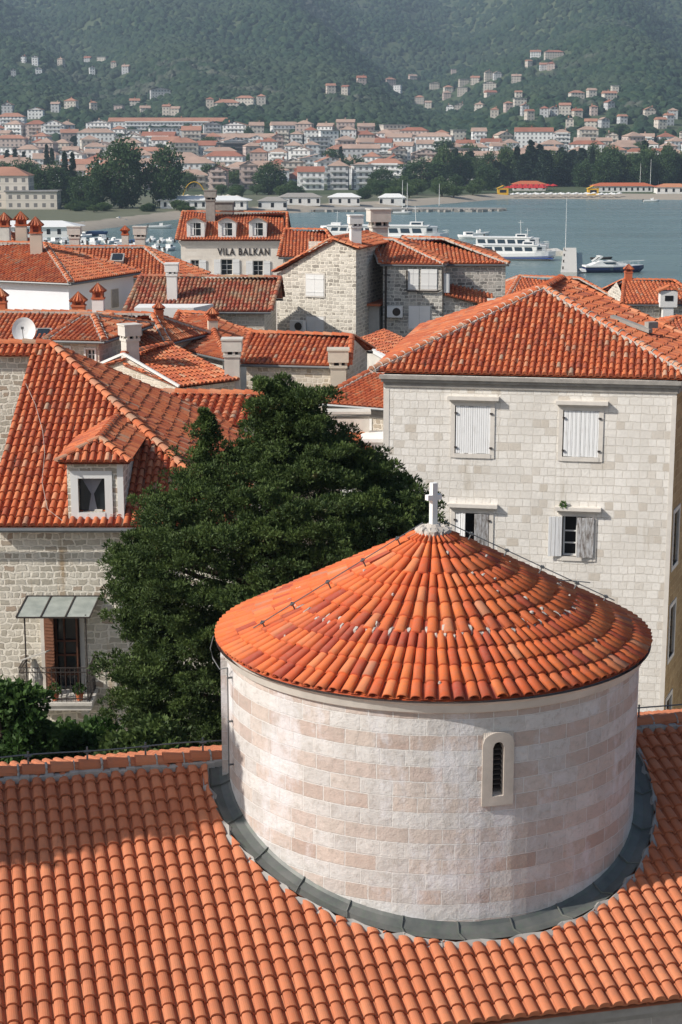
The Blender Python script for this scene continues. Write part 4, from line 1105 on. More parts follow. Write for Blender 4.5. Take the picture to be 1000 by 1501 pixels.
# folded parasol / cloth things on the balcony
q = WA_.at(bu0+.35, c, .55); o = None
m = MB(); m.tube([q, q+Vector((.03, 0, .5)), q+Vector((0, 0, 1.0))], [.14, .2, .06], 8); m.obox(q+Vector((.05, -.1, 1.15)), Vector((.35, .0, .12)), Vector((0, .35, -.08)), Vector((0, 0, .02)))
tag(m.build('covered_bundle', M['plaster_old'], None), 'pale covered bundle with a slanting board on the iron balcony', 'bundle')
for i, (du, lab) in enumerate(((.95, 'small potted plant on the balcony slab nearest the open door'), (1.6, 'potted plant at the right end of the balcony railing'))):
    q = WA_.at(bu0+du, c, .95); r_ = empty('potted_plant', q, lab, 'plant', 'pots on the balcony'); m = MB(); m.tube([q, q+Vector((0,0,.2))], [.08, .11], 8); m.build('pot', M['tile_far'], r_)
    g2 = np.random.default_rng(i+20); a_, b_, s_, t_ = sprays(g2, np.array([[0, 0, .3]]), np.array([.14]), 50, .1, .03); leafobj('foliage', M['bushleaf'], r_, a_, b_, s_, t_)

# low wall visible behind the shrubs
m = MB(); m.box((-6.5, 38.2, 8.2), 3, .2, 3.6, R(4)); tag(m.build('garden_wall', M['rubble_warm']), 'low pale stone garden wall glimpsed behind the shrubs', 'wall')

# ================================================================== BIG SQUARE HOUSE (right)
zeB = P(548, 545, 52.5).z
FLb = P(546, 545, 52.5); FRb = Vector((10.62, 50.7, zeB)); BRb = Vector((12.7, 55.6, zeB)); BLb = Vector((3.1, 66, zeB))
A1 = P(797, 424, 57.0); A2 = A1+Vector((1.15, 4.2, 0))
root = empty('stone_house', (6, 54, GND), 'tall square pale stone house with hipped roof and white shutters behind the cross', 'house')
rf = MB(); mo = MB()
tile_face(rf, [FLb, FRb, A1], .2, .365, .078, 7, agep=.035, lift=.035, jit=.015)
tile_face(rf, [FRb, BRb, A2, A1], .2, .365, .06, 5, agep=.02, lift=.04, jit=.02)
tile_face(rf, [BLb, FLb, A1, A2], .2, .365, .06, 4); tile_face(rf, [BRb, BLb, A2], .2, .365, .06, 3)
caps(rf, FRb+up, A1+up, .12, .4, 6, mortar=mo); caps(rf, FLb+up, A1+up, .12, .4, 6, mortar=mo); caps(rf, A1+up, A2+up, .14, .4, 6); caps(rf, BRb+up, A2+up, .12); 
for i in range(24):
    t = i/24; 
    for (a_, b_) in ((FLb, A1), (FRb, A1)):
        q = a_.lerp(b_, t)+Vector((0,0,.2)); dd = (b_-a_).normalized(); s2 = dd.cross(Vector((0,0,1))).normalized(); mo.tube([q+s2*(math.cos(x)*.135)+Vector((0,0,math.sin(x)*.12-.13)) for x in [math.pi*j/6 for j in range(7)]], .02, 4)
roofB = rf.build('roof', M['tile_old'], root); mo.build('mortar', M['mortar_pale'], roofB)
q = A1.lerp(FRb, .42)+Vector((1.1, 1.3, -.1))
m = MB(); m.obox(q, Vector((.55, -.5, -.18)), Vector((.08, .1, 0)), Vector((0,0,.06))); m.box(q+Vector((.6, -.3, .0)), .18, .12, .1, .4); m.build('roof_patch', M['plinth'], roofB)
q = offset_quad([FLb, FRb, BRb, BLb], .3)
WB = Wall((P(562, 640, 52.35).x, 52.35), (P(990, 640, 50.85).x, 50.85))
WR = Wall((WB.p1.x, WB.p1.y), (WB.p1.x+1.75, WB.p1.y+4.6))
wins = [(667, 595, 719, 665), (825, 602, 878, 670), (667, 752, 717, 812), (824, 757, 868, 816)]
HB = [WB.rect(*w_) for w_ in wins]
m = MB(); WB.build(m, GND-.5, zeB-.05, HB, .28)
HR = [WR.rect(990, 740+0, 1010, 812), WR.rect(990, 868, 1010, 935), WR.rect(990, 990, 1010, 1045)]
HR = [(.35, 1.25, h_[2], h_[3]) for h_ in HR]
m2 = MB(); WR.build(m2, GND-.5, zeB-.05, HR, .2)
Wall((WR.p1.x, WR.p1.y), (BLb.x, BLb.y-.4)).build(m, GND-.5, zeB-.05); Wall((BLb.x, BLb.y-.4), (WB.p0.x, WB.p0.y)).build(m, GND-.5, zeB-.05)
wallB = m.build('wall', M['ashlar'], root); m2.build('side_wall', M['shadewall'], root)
m = MB()
for Wx in (WB, WR):
    Wx.box(m, -.12 if Wx is WB else .0, Wx.L+.12, zeB-.17, zeB-.065, -.05, .20); Wx.box(m, -.06 if Wx is WB else 0, Wx.L+.06, zeB-.27, zeB-.172, -.05, .13); Wx.box(m, 0, Wx.L+.02, zeB-.44, zeB-.272, -.05, .045)
m.build('cornice', M['plinth'], wallB)
m = MB(); WB.box(m, .0, .18, GND, zeB-.5, -.0, .012); m.build('corner_strip', M['stonecut'], wallB)
m = MB(); WB.box(m, WB.L-.14, WB.L, GND, zeB-.5, -.0, .012); m.build('corner_strip', M['stonecut'], wallB)
def rect_in(h_, e=.1): return (h_[0]+e, h_[1]-e, h_[2]+e, h_[3]-e)
def bigwin(hole, style):
    a, b, c, d = hole; m = MB(); f = .13
    WB.box(m, a-f, a, c-f, d+f, -.1, .03); WB.box(m, b, b+f, c-f, d+f, -.1, .03); WB.box(m, a, b, d, d+f, -.1, .028); WB.box(m, a-.02, b+.02, c-f, c, -.1, .045)
    w = m.build('window', M['stonecut'], root)
    m = MB(); WB.box(m, a-f-.1, b+f+.12, d+f+.07, d+f+.18, -.05, .2); WB.box(m, a-f-.04, b+f+.05, d+f+.002, d+f+.068, -.05, .1); m.build('lintel', M['stonecut'], w)
    m = MB(); m.face([WB.at(a, c, -.27), WB.at(b, c, -.27), WB.at(b, d, -.27), WB.at(a, d, -.27)]); m.build('pane', M['dark'], w)
    def leaf(u0, u1, o0, o1, skew=0., mat='whitewood'):
        m = MB(); n = 4; ww = (u1-u0)/n
        for i in range(n):
            p0 = WB.at(u0+ww*i+.004, 0, o0+(o1-o0)*i/n); p1 = WB.at(u0+ww*(i+1)-.004, 0, o0+(o1-o0)*(i+1)/n); v = (p1-p0)/2; mid = (p0+p1)/2
            nn = Vector((v.y, -v.x, 0)).normalized()*.016
            m.obox(Vector((mid.x, mid.y, (c+d)/2+rng.uniform(-.01, .01))), v, nn, Vector((0,0,(d-c)/2-.01)))
        m.build('shutter', M[mat], w)
    def hinges(us):
        for u in us:
            for z in (c+.2, d-.22): m = MB(); WB.box(m, u-.04, u+.04, z-.025, z+.025, .03, .07); m.build('hinge', M['iron'], w)
    mid = (a+b)/2
    if style == 'shut': leaf(a+.03, mid, .0, .0); leaf(mid+.004, b-.0, .0, .0); hinges((a+.03, b+.02))
    if style == 'ajar':
        leaf(a+.02, a+.33, .0, .06); leaf(b-.45, b-.02, .12, .0, mat='oldwood'); hinges((a, b))
    if style == 'open':
        leaf(a-.42, a-.01, .12, .05); leaf(a+.46, b+.05, .16, .06, mat='oldwood')
        m = MB()
        WB.box(m, a+.03, a+.5, c, c+.05, -.22, -.16); WB.box(m, a+.03, a+.08, c+.05, d, -.22, -.16); WB.box(m, a+.42, a+.47, c+.05, d, -.22, -.16)
        for z in (c+.4, c+.78): WB.box(m, a+.08, a+.42, z-.02, z+.02, -.215, -.165)
        m.build('sash', M['white'], w); hinges((b+.02,))
k = NT('peeling_boards'); u = k.uv(); mp = k.node('Mapping'); k.l.new(u, mp.inputs[0]); mp.inputs['Scale'].default_value = (14, 3, 1)
n = k.noise(mp.outputs[0], 1., 5, .65).outputs[0]; M['oldwood'] = k.fin(k.ramp(n, [(.42, (.62, .62, .62)), (.52, (.44, .42, .40)), (.62, (.22, .19, .17))]), .8)
for h_, s_ in zip(HB, ('shut', 'shut', 'ajar', 'open')): bigwin(h_, s_)
m = MB(); q = WB.at((HB[3][0]+HB[3][1])/2-.45, HB[3][3]+.36, .1)
g2 = np.random.default_rng(4); a_, b_, s_, t_ = sprays(g2, np.array([[0, 0, 0.]]), np.array([.08]), 30, .09, .03); o = leafobj('tuft', M['bushleaf'], None, a_, b_, s_, t_); o.location = q; tag(o, 'small green tuft growing on the lintel of the open window', 'plant')
for h_ in HR:
    a, b, c, d = h_; m = MB(); f = .13
    WR.box(m, a-f, a, c-f, d+f, -.05, .03); WR.box(m, b, b+f, c-f, d+f, -.05, .03); WR.box(m, a, b, d, d+f, -.05, .03); WR.box(m, a, b, c-f, c, -.05, .03)
    w_ = m.build('window', M['stonecut'], root); m = MB(); m.face([WR.at(a, c, -.19), WR.at(b, c, -.19), WR.at(b, d, -.19), WR.at(a, d, -.19)]); m.build('pane', M['glass'], w_)
    m = MB()
    for i in range(5): z = c+(d-c)*(i+.5)/5; WR.box(m, a, b, z-.02, z+.02, -.1, -.07)
    for i in range(3): uu_ = a+(b-a)*(i+.5)/3; WR.box(m, uu_-.015, uu_+.015, c, d, -.068, -.05)
    m.build('grille', M['iron'], w_)

# ================================================================== MIDDLE-DISTANCE HOUSES
def V(x, y, z): return Vector((x, y, z))
def quadback(FL, FR, dep, skew=0.):
    d = (FR-FL); d.z = 0; n = Vector((-d.y, d.x, 0)).normalized(); s_ = d.normalized()*skew
    return FR+n*dep+s_, FL+n*dep+s_
def simple(name, label, fl, fr, Y, ra, rb, zr=None, Yr=None, dep=None, **kw):
    """front eave corners and ridge ends given where they are seen; heights from depth"""
    FL = P(fl[0], fl[1], Y); ze = FL.z; FR = PZ(fr[0], fr[1], ze)
    RA = P(ra[0], ra[1], Yr if Yr else Y+3); RB = PZ(rb[0], rb[1], RA.z)
    nrm = Vector((-(FR-FL).y, (FR-FL).x, 0)).normalized(); run = (RA-FL).dot(nrm)
    BR, BL = quadback(FL, FR, dep if dep else max(2*run, 3.))
    if 'BRp' in kw: BR = PZ(*kw.pop('BRp'), ze)
    return house(name, label, FL, FR, BR, BL, RA, RB, **kw)

# white house at left (G)
G = simple('white_house', 'white rendered house with broad orange hipped roof and two tiny roof windows, far left', (-90, 407), (104, 415), 88, (-40, 357), (65, 358), Yr=93., BRp=(207, 399), wallm='render_blue', tile='tile_far', mortar='mortar', sp=.22, holesR=[(163, 424, 173, 450)], corn=None)
window(G.root, G.W[1], G.H[1][0], 'shut', .03, False, shut='cement')
def roofwin(h, px, py, Y, w=.5, hh=.6):
    q = P(px, py, Y); m = MB(); m.obox(q, V(w, 0, 0), V(0, hh*.9, hh*.4), V(0, -.04, .09)); f = m.build('roof_window', M['cement'], h.root)
    m = MB(); m.obox(q+V(0, -.05, .1), V(w*.72, 0, 0), V(0, hh*.66, hh*.3), V(0, -.02, .03)); m.build('pane', M['glass'], f)
roofwin(G, 19, 382, 90.4)
chimney(G.roof, P(54, 377, 90.6), .62, 2.0, 'pot', .1, 'cream')
chimney(G.roof, P(32, 356, 93.2), .6, 1.5, 'pot', .1, 'cream')
# left building behind (V)
Vh = simple('clay_roofed_house', 'house behind the white house whose roof tip shows at the left edge', (-90, 372), (28, 372), 99, (-80, 340), (12, 342), Yr=103, wallm='plaster_old'); chimney(Vh.roof, P(8, 360, 99.5), .6, 1.75, 'pot', 0, 'plaster_old')
# H
Hh = simple('clay_roofed_house', 'long orange roofed house behind the white house, with four small chimneys on its ridge', (60, 408), (266, 407), 100, (66, 363), (213, 363), Yr=104.5, BRp=(307, 402), wallm='plaster_old', mortar='mortar', sp=.22)
roofwin(Hh, 172, 379, 102.5, .4, .5)
for px, st in ((110, 'box'), (184, 'pot'), (206, 'box')): chimney(Hh.roof, P(px, 363, 105.), .6 if st == 'box' else .4, 1.25, st, 0, 'plaster_old')
# Vila
zev = None
VL = simple('hotel', 'cream hotel with three white dormers, white shutters and dark lettering above the windows', (258, 352), (421, 352), 140, (268, 311), (421, 312), Yr=145, wallm='pinkstone', tile='tile_far', hipL=False, hipR=False, corn='stonecut', gutter=False, cat='hotel', sp=.24, over=.35,
            holes=[(324, 380, 341, 403), (371, 382, 386, 404), (280, 381, 292, 400)])
for i, h_ in enumerate(VL.H[0]): window(VL.root, VL.W[0], h_, 'open', .1, False, shut='white', open_w=.55, panes=2)
for px in (287, 333, 378):
    q = P(px, 349, 140.35); W = Wall((q.x-.72, q.y), (q.x+.72, q.y)); z0_ = q.z-.1; z1_ = q.z+1.32
    m = MB(); a = .42; W.build(m, z0_, z1_, [(.72-a, .72+a, z0_+.30, z1_-.1)], .1); Wall((q.x+.72, q.y), (q.x+.72, q.y+2.5)).build(m, z0_, z1_); Wall((q.x-.72, q.y+2.5), (q.x-.72, q.y)).build(m, z0_, z1_)
    m.face([W.at(0, z1_), W.at(1.44, z1_), W.at(1.1, z1_+.22), W.at(.72, z1_+.3), W.at(.34, z1_+.22)]); dm = m.build('dormer', M['plaster'], VL.root)
    m = MB(); m.face([W.at(.72-a, z0_+.30, -.09), W.at(.72+a, z0_+.30, -.09), W.at(.72+a, z1_-.1, -.09), W.at(.72-a, z1_-.1, -.09)]); m.build('pane', M['glass'], dm)
    m = MB(); W.box(m, .70, .74, z0_+.30, z1_-.1, -.08, -.04); W.box(m, .72-a, .72+a, (z0_+z1_)/2+.13, (z0_+z1_)/2+.17, -.08, -.045); W.box(m, .72-a, .58, z0_+.35, z1_-.13, -.075, -.06); m.build('sash', M['white'], dm)
    m = MB(); A_ = [(-.12, z1_-.02), (.34, z1_+.25), (.72, z1_+.36), (1.1, z1_+.25), (1.56, z1_-.02)]
    for (u0, za), (u1, zb_) in zip(A_, A_[1:]):
        p0 = W.at(u0, za, .12); p1 = W.at(u1, zb_, .12)
        for j in range(6): 
            y0, y1 = j*.42, (j+1)*.42+.03; m.face([p0+V(0, y0, .02), p1+V(0, y0, .02), p1+V(0, y1, 0), p0+V(0, y1, 0)], rng.random())
        m.span(p0, p1, .1, .09, rng.random())
    m.build('dormer_roof', M['tile_far'], dm)
cu = bpy.data.curves.new('lettering', 'FONT'); cu.body = 'VILA BALKAN'; cu.size = .78; cu.extrude = .02; cu.offset = .012; cu.space_character = 1.22
to = bpy.data.objects.new('lettering', cu); COL.objects.link(to); bpy.context.view_layer.update()
me = bpy.data.meshes.new_from_object(to.evaluated_get(bpy.context.evaluated_depsgraph_get())); bpy.data.objects.remove(to)
me.materials.append(M['iron']); lo = bpy.data.objects.new('lettering', me); COL.objects.link(lo)
u0, zl = VL.W[0].px(319, 374); u1, _ = VL.W[0].px(395, 374); xs_ = [v.co.x for v in me.vertices]; scl = (u1-u0)/(max(xs_)-min(xs_))
for v in me.vertices: v.co.x = (v.co.x-min(xs_))*scl
lo.parent = VL.root; p_ = VL.W[0].at(u0, zl+.02, .03)-Vector(VL.root.location); lo.location = p_; lo.rotation_euler = (math.pi/2, 0, math.atan2(VL.W[0].d.y, VL.W[0].d.x))
chimney(VL.roof, P(309, 322, 143.5), .75, 2.4, 'box', 0, 'plinth'); chimney(VL.roof, P(325, 312, 146), 1.5, .9, 'box', 0, 'plinth')
# U roof between hotel and tower
Uh = simple('clay_roofed_house', 'low red roofed house squeezed between the hotel and the gabled stone tower', (408, 377), (500, 377), 112, (418, 337), (478, 338), Yr=116.5, wallm='plaster_old', sp=.23, dep=9, hipL=False)
# F
Fh = simple('clay_roofed_house', 'wide low house with lichen-covered ridge in front of the hotel', (183, 456), (397, 457), 84, (207, 406), (411, 408), Yr=87.7, wallm='rubble_warm', tile='tile_moss', hipR=False, hipL=False, sp=.2, seg=4, agep=.1)
chimney(Fh.roof, P(253, 446, 85.2), .5, 2.0, 'box', 0, 'plaster'); 
# white parapet terrace
a = P(197, 462, 81.5); b = P(284, 464, 81.5); m = MB(); m.prism([(a.x, 81.5), (b.x, 81.5), (b.x+.8, 83.5), (a.x, 83.5)], GND, P(240, 451, 81.5).z)
tag(m.build('terrace_block', M['plaster']), 'white plastered terrace parapet in front of the lichen-covered roof', 'terrace')
# I1, J, I2(+side), T
I1 = simple('clay_roofed_house', 'long clay roofed house behind the satellite dish, left edge', (-80, 508), (172, 510), 72, (-70, 458), (170, 460), Yr=75.6, wallm='rubble_warm', mortar='mortar', agep=.08, sp=.2)
chimney(I1.roof, P(145, 470, 75.2), .5, 1.55, 'pot', 0, 'plaster'); chimney(I1.roof, P(116, 470, 75.8), .55, 1.05, 'pot', 0, 'tile_far'); chimney(I1.roof, P(2, 470, 75.6), .5, 1.3, 'pot', 0, 'tile_far')
roofwin(I1, 63, 492, 73., .35, .5)
I2 = simple('clay_roofed_house', 'hip roofed house with a small square side window, right of the satellite dish', (148, 512), (246, 503), 70, (165, 461), (223, 462), Yr=74.2, BRp=(306, 489), wallm='rubble_warm', mortar='mortar', agep=.08, sp=.2, holesR=[(294, 503, 302, 520)])
window(I2.root, I2.W[1], I2.H[1][0], 'glazed', .08, False, panes=1, stonem='plaster')
chimney(I2.roof, P(233, 466, 74.), .35, .5, 'pot', .3, 'tile_far')
Jh = simple('clay_roofed_house', 'small stone house with two white framed windows under a hipped roof, above the near hip', (68, 498), (153, 500), 67, (118, 464), (137, 464), Yr=70, wallm='rubble_warm', mortar='mortar', agep=.1, sp=.2, holes=[(126, 512, 139, 529), (90, 509, 102, 524)])
for h_ in Jh.H[0]: window(Jh.root, Jh.W[0], h_, 'glazed', .07, False, panes=1, stonem='plaster')
Th = simple('clay_roofed_house', 'bright orange hipped roof right of the terrace with one clay-capped chimney', (240, 506), (333, 527), 76, (262, 459), (302, 461), Yr=81, BRp=(370, 494), wallm='plaster_old', sp=.2, agep=.03)
chimney(Th.roof, P(312, 494, 76.8), .42, 1.25, 'pot', .2, 'cream')
# K gable
C1 = P(263, 568, 63); zk = C1.z; C2 = PZ(351, 557, zk); pk = P(181, 521, 64.4); pk2 = PZ(251, 505, pk.z)
Lw = V(2*pk.x-C1.x, 65.8, zk); Lf = V(2*pk2.x-C2.x, 69.5, zk)
Kh = house('clay_roofed_house', 'low gabled house with cream gable wall and tall white chimney beside the near hip', C1, C2, Lf, Lw, pk, pk2, hipL=False, hipR=False, over=.12, wallm='rubble_warm', tile='tile_far', sp=.2, seg=5, amp=.06, agep=.05, gutter=False, hcaps=False)
m = MB(); m.span(pk+V(0, -.08, .08), C1+V(0, -.08, .06), .09, .09); m.span(pk+V(0, -.08, .08), Lw+V(0, -.08, .06), .09, .09); m.build('verge', M['plaster'], Kh.roof)
chimney(Kh.roof, pk+V(.2, .5, -.1), .52, 1.2, 'box', R(30), 'plaster_old')
# O strip roof
Oh = simple('clay_roofed_house', 'short roof of large old tiles just behind the dark conifer top', (225, 622), (395, 624), 57, (225, 577), (395, 580), Yr=59.9, wallm='plaster', tile='tile_old', sp=.30, amp=.1, seg=6, capr=.16, agep=.12, hipL=False, hipR=False, dep=5, gutter=False)
# M
Mh = simple('clay_roofed_house', 'narrow gabled house with red ridge roof and square white chimneys above the conifer', (352, 533), (512, 537), 66, (368, 489), (516, 494), Yr=68.6, wallm='rubble_warm', hipL=False, hipR=False, sp=.2, agep=.05, over=.2)
chimney(Mh.roof, P(341, 556, 65.4), .58, 1.55, 'box', 0, 'plaster_old', sink=2.5); chimney(Mh.roof, P(496, 556, 65.3), .6, 1.15, 'box', 0, 'cream', sink=2.5)
# N
Nh = simple('clay_roofed_house', 'small hipped house with a blue-curtained window between the conifer and the tall square house', (462, 590), (640, 604), 61, (541, 547), (600, 549), Yr=65, wallm='rubble_warm', mortar='mortar_pale', sp=.2, agep=.03, corn='plinth', holes=[(528, 617, 542, 643)])
window(Nh.root, Nh.W[0], Nh.H[0][0], 'none', .1, False, stonem='plaster')
a, b, c, d = Nh.H[0][0]; m = MB(); 
for i in range(4): Nh.W[0].box(m, a+.16+.05*i, a+.2+.05*i, c+.05, d-.1, -.12+.02*(i % 2), -.09+.02*(i % 2))
m.build('curtain', M['blue'], Nh.root)
# small things below N
a = P(480, 640, 55); m = MB(); m.box(P(508, 612, 55.5)+V(0, 0, -.45), .75, .3, .45); m.box(P(508, 603, 55.5)+V(0, 0, -.0), .8, .36, .04); tag(m.build('parapet', M['plaster_old']), 'grey plaster parapet block beside the conifer tip, left of the blue-curtained window', 'parapet')
SR = simple('clay_roofed_house', 'tiny lean-to with clay roof tucked between the conifer and tall square house', (480, 668), (534, 670), 53, (492, 640), (524, 641), Yr=55, wallm='plaster', sp=.2, dep=4, gutter=False)
a = P(533, 700, 54); b = P(562, 700, 54); m = MB(); m.prism([(a.x, 54), (b.x+.1, 54), (b.x+.1, 55.5), (a.x, 55.5)], GND, P(545, 648, 54).z); m.prism([(a.x-.08, 53.9), (b.x+.1, 53.9), (b.x+.1, 55.6), (a.x-.08, 55.6)], P(545, 648, 54).z+.002, P(545, 643, 54).z); tag(m.build('terrace_block', M['plaster']), 'white terrace block touching the left corner of the tall square house', 'terrace')

# D tower
PC = P(522, 364, 90); ze = PC.z; PLl = P(406, 399, 92); pkd = P(488, 351, 90.6); fe = PZ(577, 354, ze); fr_ = V(pkd.x+2.0, 97.2, pkd.z)
root = empty('tower_house', (0, 92, GND), 'tall gabled rubble stone house with two shuttered windows and a white chimney', 'house')
m = MB(); W1 = Wall((PLl.x, PLl.y), (PC.x, PC.y)); W2 = Wall((PC.x, PC.y), (fe.x-.45, fe.y-.2)); BLd = V(PLl.x+1.6, 97.5, 0)
hs = [W1.rect(449, 402, 475, 434), W1.rect(450, 464, 475, 489)]
zl_ = PLl.z-.08; W1.build(m, GND-.5, zl_, hs, .15); W2.build(m, GND-.5, ze-.05)
pu = (Vector((pkd.x, pkd.y, 0))-W1.p0).dot(W1.d)
m.face([W1.at(0, zl_), W1.at(W1.L, zl_), W1.at(W1.L, ze-.05), W1.at(pu, pkd.z-.05)])
Wall(W2.p1, BLd).build(m, GND-.5, ze-.05); Wall(BLd, W1.p0).build(m, GND-.5, zl_)
tw = m.build('wall', M['rubble_small'], root)
for h_ in hs: window(root, W1, h_, 'shut', .06, False, shut='white')
rf = MB(); o1 = W1.n*.15
lf = PLl+V(-.15, 0, -.02)+o1; lb = V(BLd.x-.3, BLd.y, lf.z); pf = pkd+o1
tile_face(rf, [PC+V(.2, -.1, -.05)+o1, fe, fr_, pf], .22, .36, .06, 4, agep=.02); tile_face(rf, [lb, lf, pf, fr_], .22, .36, .06, 4)
caps(rf, pf+up, fr_+up, .12); caps(rf, lf+up, pf+up, .1); caps(rf, PC+V(.2, -.1, -.05)+o1+up, pf+up, .1)
rfd = rf.build('roof', M['tile_far'], root)
chimney(rfd, P(521, 358, 91.5), .55, 1.5, 'box', .2, 'plaster'); chimney(rfd, P(555, 341, 98), .9, 1.3, 'box', .2, 'plaster_old')
def ac(name, W, px, py, label, s=.34):
    u, z = W.px(px, py); r_ = empty(name, W.at(u, z-.25, .2), label, 'air conditioner', 'air conditioners on the stone houses')
    m = MB(); W.box(m, u-s*1.2, u+s*1.2, z-.3, z+.3, .1, .42); m.build('casing', M['white'], r_)
    m = MB(); c_ = W.at(u+.1, z, .43); m.tube([c_, c_+W.n*.01], .22, 12); m.build('fan_grille', M['iron'], r_)
    m = MB(); W.box(m, u-.3, u-.26, z-.36, z-.3, .0, .42); W.box(m, u+.26, u+.3, z-.36, z-.3, .0, .42); m.build('bracket', M['metal'], r_)
ac('air_conditioner', W1, 440, 477, 'white air conditioner on the lit gable of the stone tower house')
# small annex on the side wall
u_, z_ = W2.px(548, 480); zt_ = W2.px(548, 445)[1]; m = MB(); W2.box(m, W2.L*.42, W2.L*.95, z_-1, zt_, 0, .6); an = m.build('annex', M['plaster_old'], root)
m = MB(); W2.box(m, W2.L*.36, W2.L, zt_+.002, zt_+.12, -.05, .75); m.build('annex_roof', M['tile_far'], an)
m = MB(); W2.box(m, W2.L*.5, W2.L*.62, zt_-.6, zt_-.15, .602, .61); m.build('vent', M['dark'], an)
# E
E1 = simple('stone_house', 'grey stone house with double white shutters and dark drainpipe, right of the tower', (558, 387), (652, 388), 92, (545, 351), (579, 352), Yr=96, wallm='rubble_grey', tile='tile_far', mortar='mortar', sp=.22, z0=None, holes=[(598, 394, 614, 424), (617, 394, 641, 424), (599, 448, 631, 482)], gutter=True, over=.12)
for h_ in E1.H[0]: window(E1.root, E1.W[0], h_, 'shut', .0, False, shut='white')
m = MB(); W = E1.W[0]; pts_ = [W.px(x, y) for x, y in ((649, 392), (649, 424), (640, 427), (597, 426), (597, 396))]; m.tube([W.at(u, z, .1) for u, z in pts_], .05, 5); q = W.px(566, 390); m.tube([W.at(q[0], q[1], .1), W.at(q[0], GND, .1)], .06, 5); m.build('drainpipe', M['iron'], E1.wall)
ac('air_conditioner', E1.W[0], 580, 456, 'air conditioner on the grey stone wall beside the lower shuttered window')
E2 = simple('stone_house', 'dark-walled stone house with wide hipped roof at the harbour end of the row', (640, 387), (746, 387), 93.5, (590, 349), (651, 351), Yr=98, wallm='rubble_grey', tile='tile_far', mortar='mortar', sp=.22, over=.15)
# lean-to under E2
a = P(650, 427, 92.8); b = P(727, 452, 91); c_ = P(727, 448, 93.3); d_ = P(650, 423, 93.3)
m = MB(); tile_face(m, [V(a.x, 91.6, a.z-.1), V(b.x, 91.6, b.z-.0), V(b.x, 93.4, b.z+.5), V(a.x, 93.4, a.z+.4)], .22, .36, .06, 4)
root = empty('lean_to', (a.x+1.5, 92.5, GND), 'lean-to with sloping clay roof below the dark stone wall', 'annex'); m.build('roof', M['tile_far'], root)
m = MB(); Wl = Wall((a.x-.05, 91.9), (b.x-.1, 91.9)); Wl.build(m, GND, b.z-.15); m.face([Wl.at(0, b.z-.15), Wl.at(Wl.L, b.z-.15), Wl.at(0, a.z-.15)]); m.build('wall', M['rubble_grey'], root)
u_ = E1.W[0]; q = P(655, 415, 91.8); m = MB(); m.box(q, .16, .1, .5); tag(m.build('meter_box', M['white']), 'narrow white meter box at the corner of the grey stone houses', 'box')
m = MB(); q = P(738, 450, 84); m.box(q+V(0, 0, -1), .7, .5, 1.3); m.box(q+V(0, 0, .34), .76, .56, .04); tag(m.build('roof_parapet', M['plaster_old']), 'pale parapet block behind the left hip of the tall square house', 'parapet')
# P lean-to between M and D
pa = P(526, 503, 80); pb = P(570, 527, 77); m = MB(); z1_ = P(560, 486, 84).z
root = empty('low_house', ((pa.x+pb.x)/2, 80, GND), 'low house with single-slope clay roof at the foot of the stone tower', 'house')
q0_, q1_, q2_, q3_ = P(568, 527, 76), P(625, 512, 79.5), P(563, 484, 84), P(524, 502, 80.5)
mid = (q0_+q3_)/2
tile_face(m, [q0_, q1_, q2_, q3_], .21, .36, .055, 4); m.build('roof', M['tile_far'], root)
m = MB(); Wl = Wall((q3_.x+.05, q3_.y-.05), (q0_.x, q0_.y+.05)); Wl.build(m, GND, min(q0_.z, q3_.z)-.1); m.face([Wl.at(0, min(q0_.z, q3_.z)-.1), Wl.at(Wl.L, min(q0_.z, q3_.z)-.1), Wl.at(Wl.L, q0_.z-.03) , Wl.at(0, q3_.z-.03)]); Wall((q0_.x, q0_.y+.05), (q1_.x, q1_.y)).build(m, GND, min(q0_.z, q1_.z)-.15); m.build('wall', M['plaster_old'], root)
m = MB(); m.span(q3_+V(0, -.1, .05), q0_+V(0, -.1, .05), .22, .14); m.build('coping', M['plaster'], root)

# right side houses
Qh = simple('clay_roofed_house', 'hipped clay roof beside the harbour behind the tall square house, left of the stone house', (742, 441), (907, 440), 112, (762, 406), (850, 409), Yr=116.5, wallm='rubble_small', mortar='mortar', sp=.23)
Rh = simple('stone_house', 'stone house with pale dormer chimney at the right edge beside the sea', (912, 446), (1040, 446), 105, (915, 411), (988, 412), Yr=109.5, wallm='rubble_small', sp=.23, hipL=False)
chimney(Rh.roof, P(921, 412, 109.5), .45, .9, 'pot', 0, 'tile_far')
q = P(979, 446, 104.9); m = MB(); m.box(q+V(0, 0, -.8), .32, .3, 1.1); m.box(q+V(0, 0, .35), .52, .36, .5); ch = m.build('chimney', M['plaster'], Rh.root)
m = MB(); 
for s_ in (-1, 1): m.obox(q+V(s_*.33, 0, .98), V(.36, 0, -s_*.15), V(0, .46, 0), V(0, 0, .05), .7)
m.build('chimney_cap', M['tile_far'], Rh.root); m = MB(); m.box(q+V(0, -.37, .4), .25, .01, .16); m.build('flue', M['dark'], Rh.root)
Sh = simple('clay_roofed_house', 'clay roof with lighter tiles showing over the right hip of the tall square house', (930, 512), (1090, 512), 84, (992, 466), (1060, 466), Yr=88.5, wallm='rubble_small', sp=.22, agep=.1)
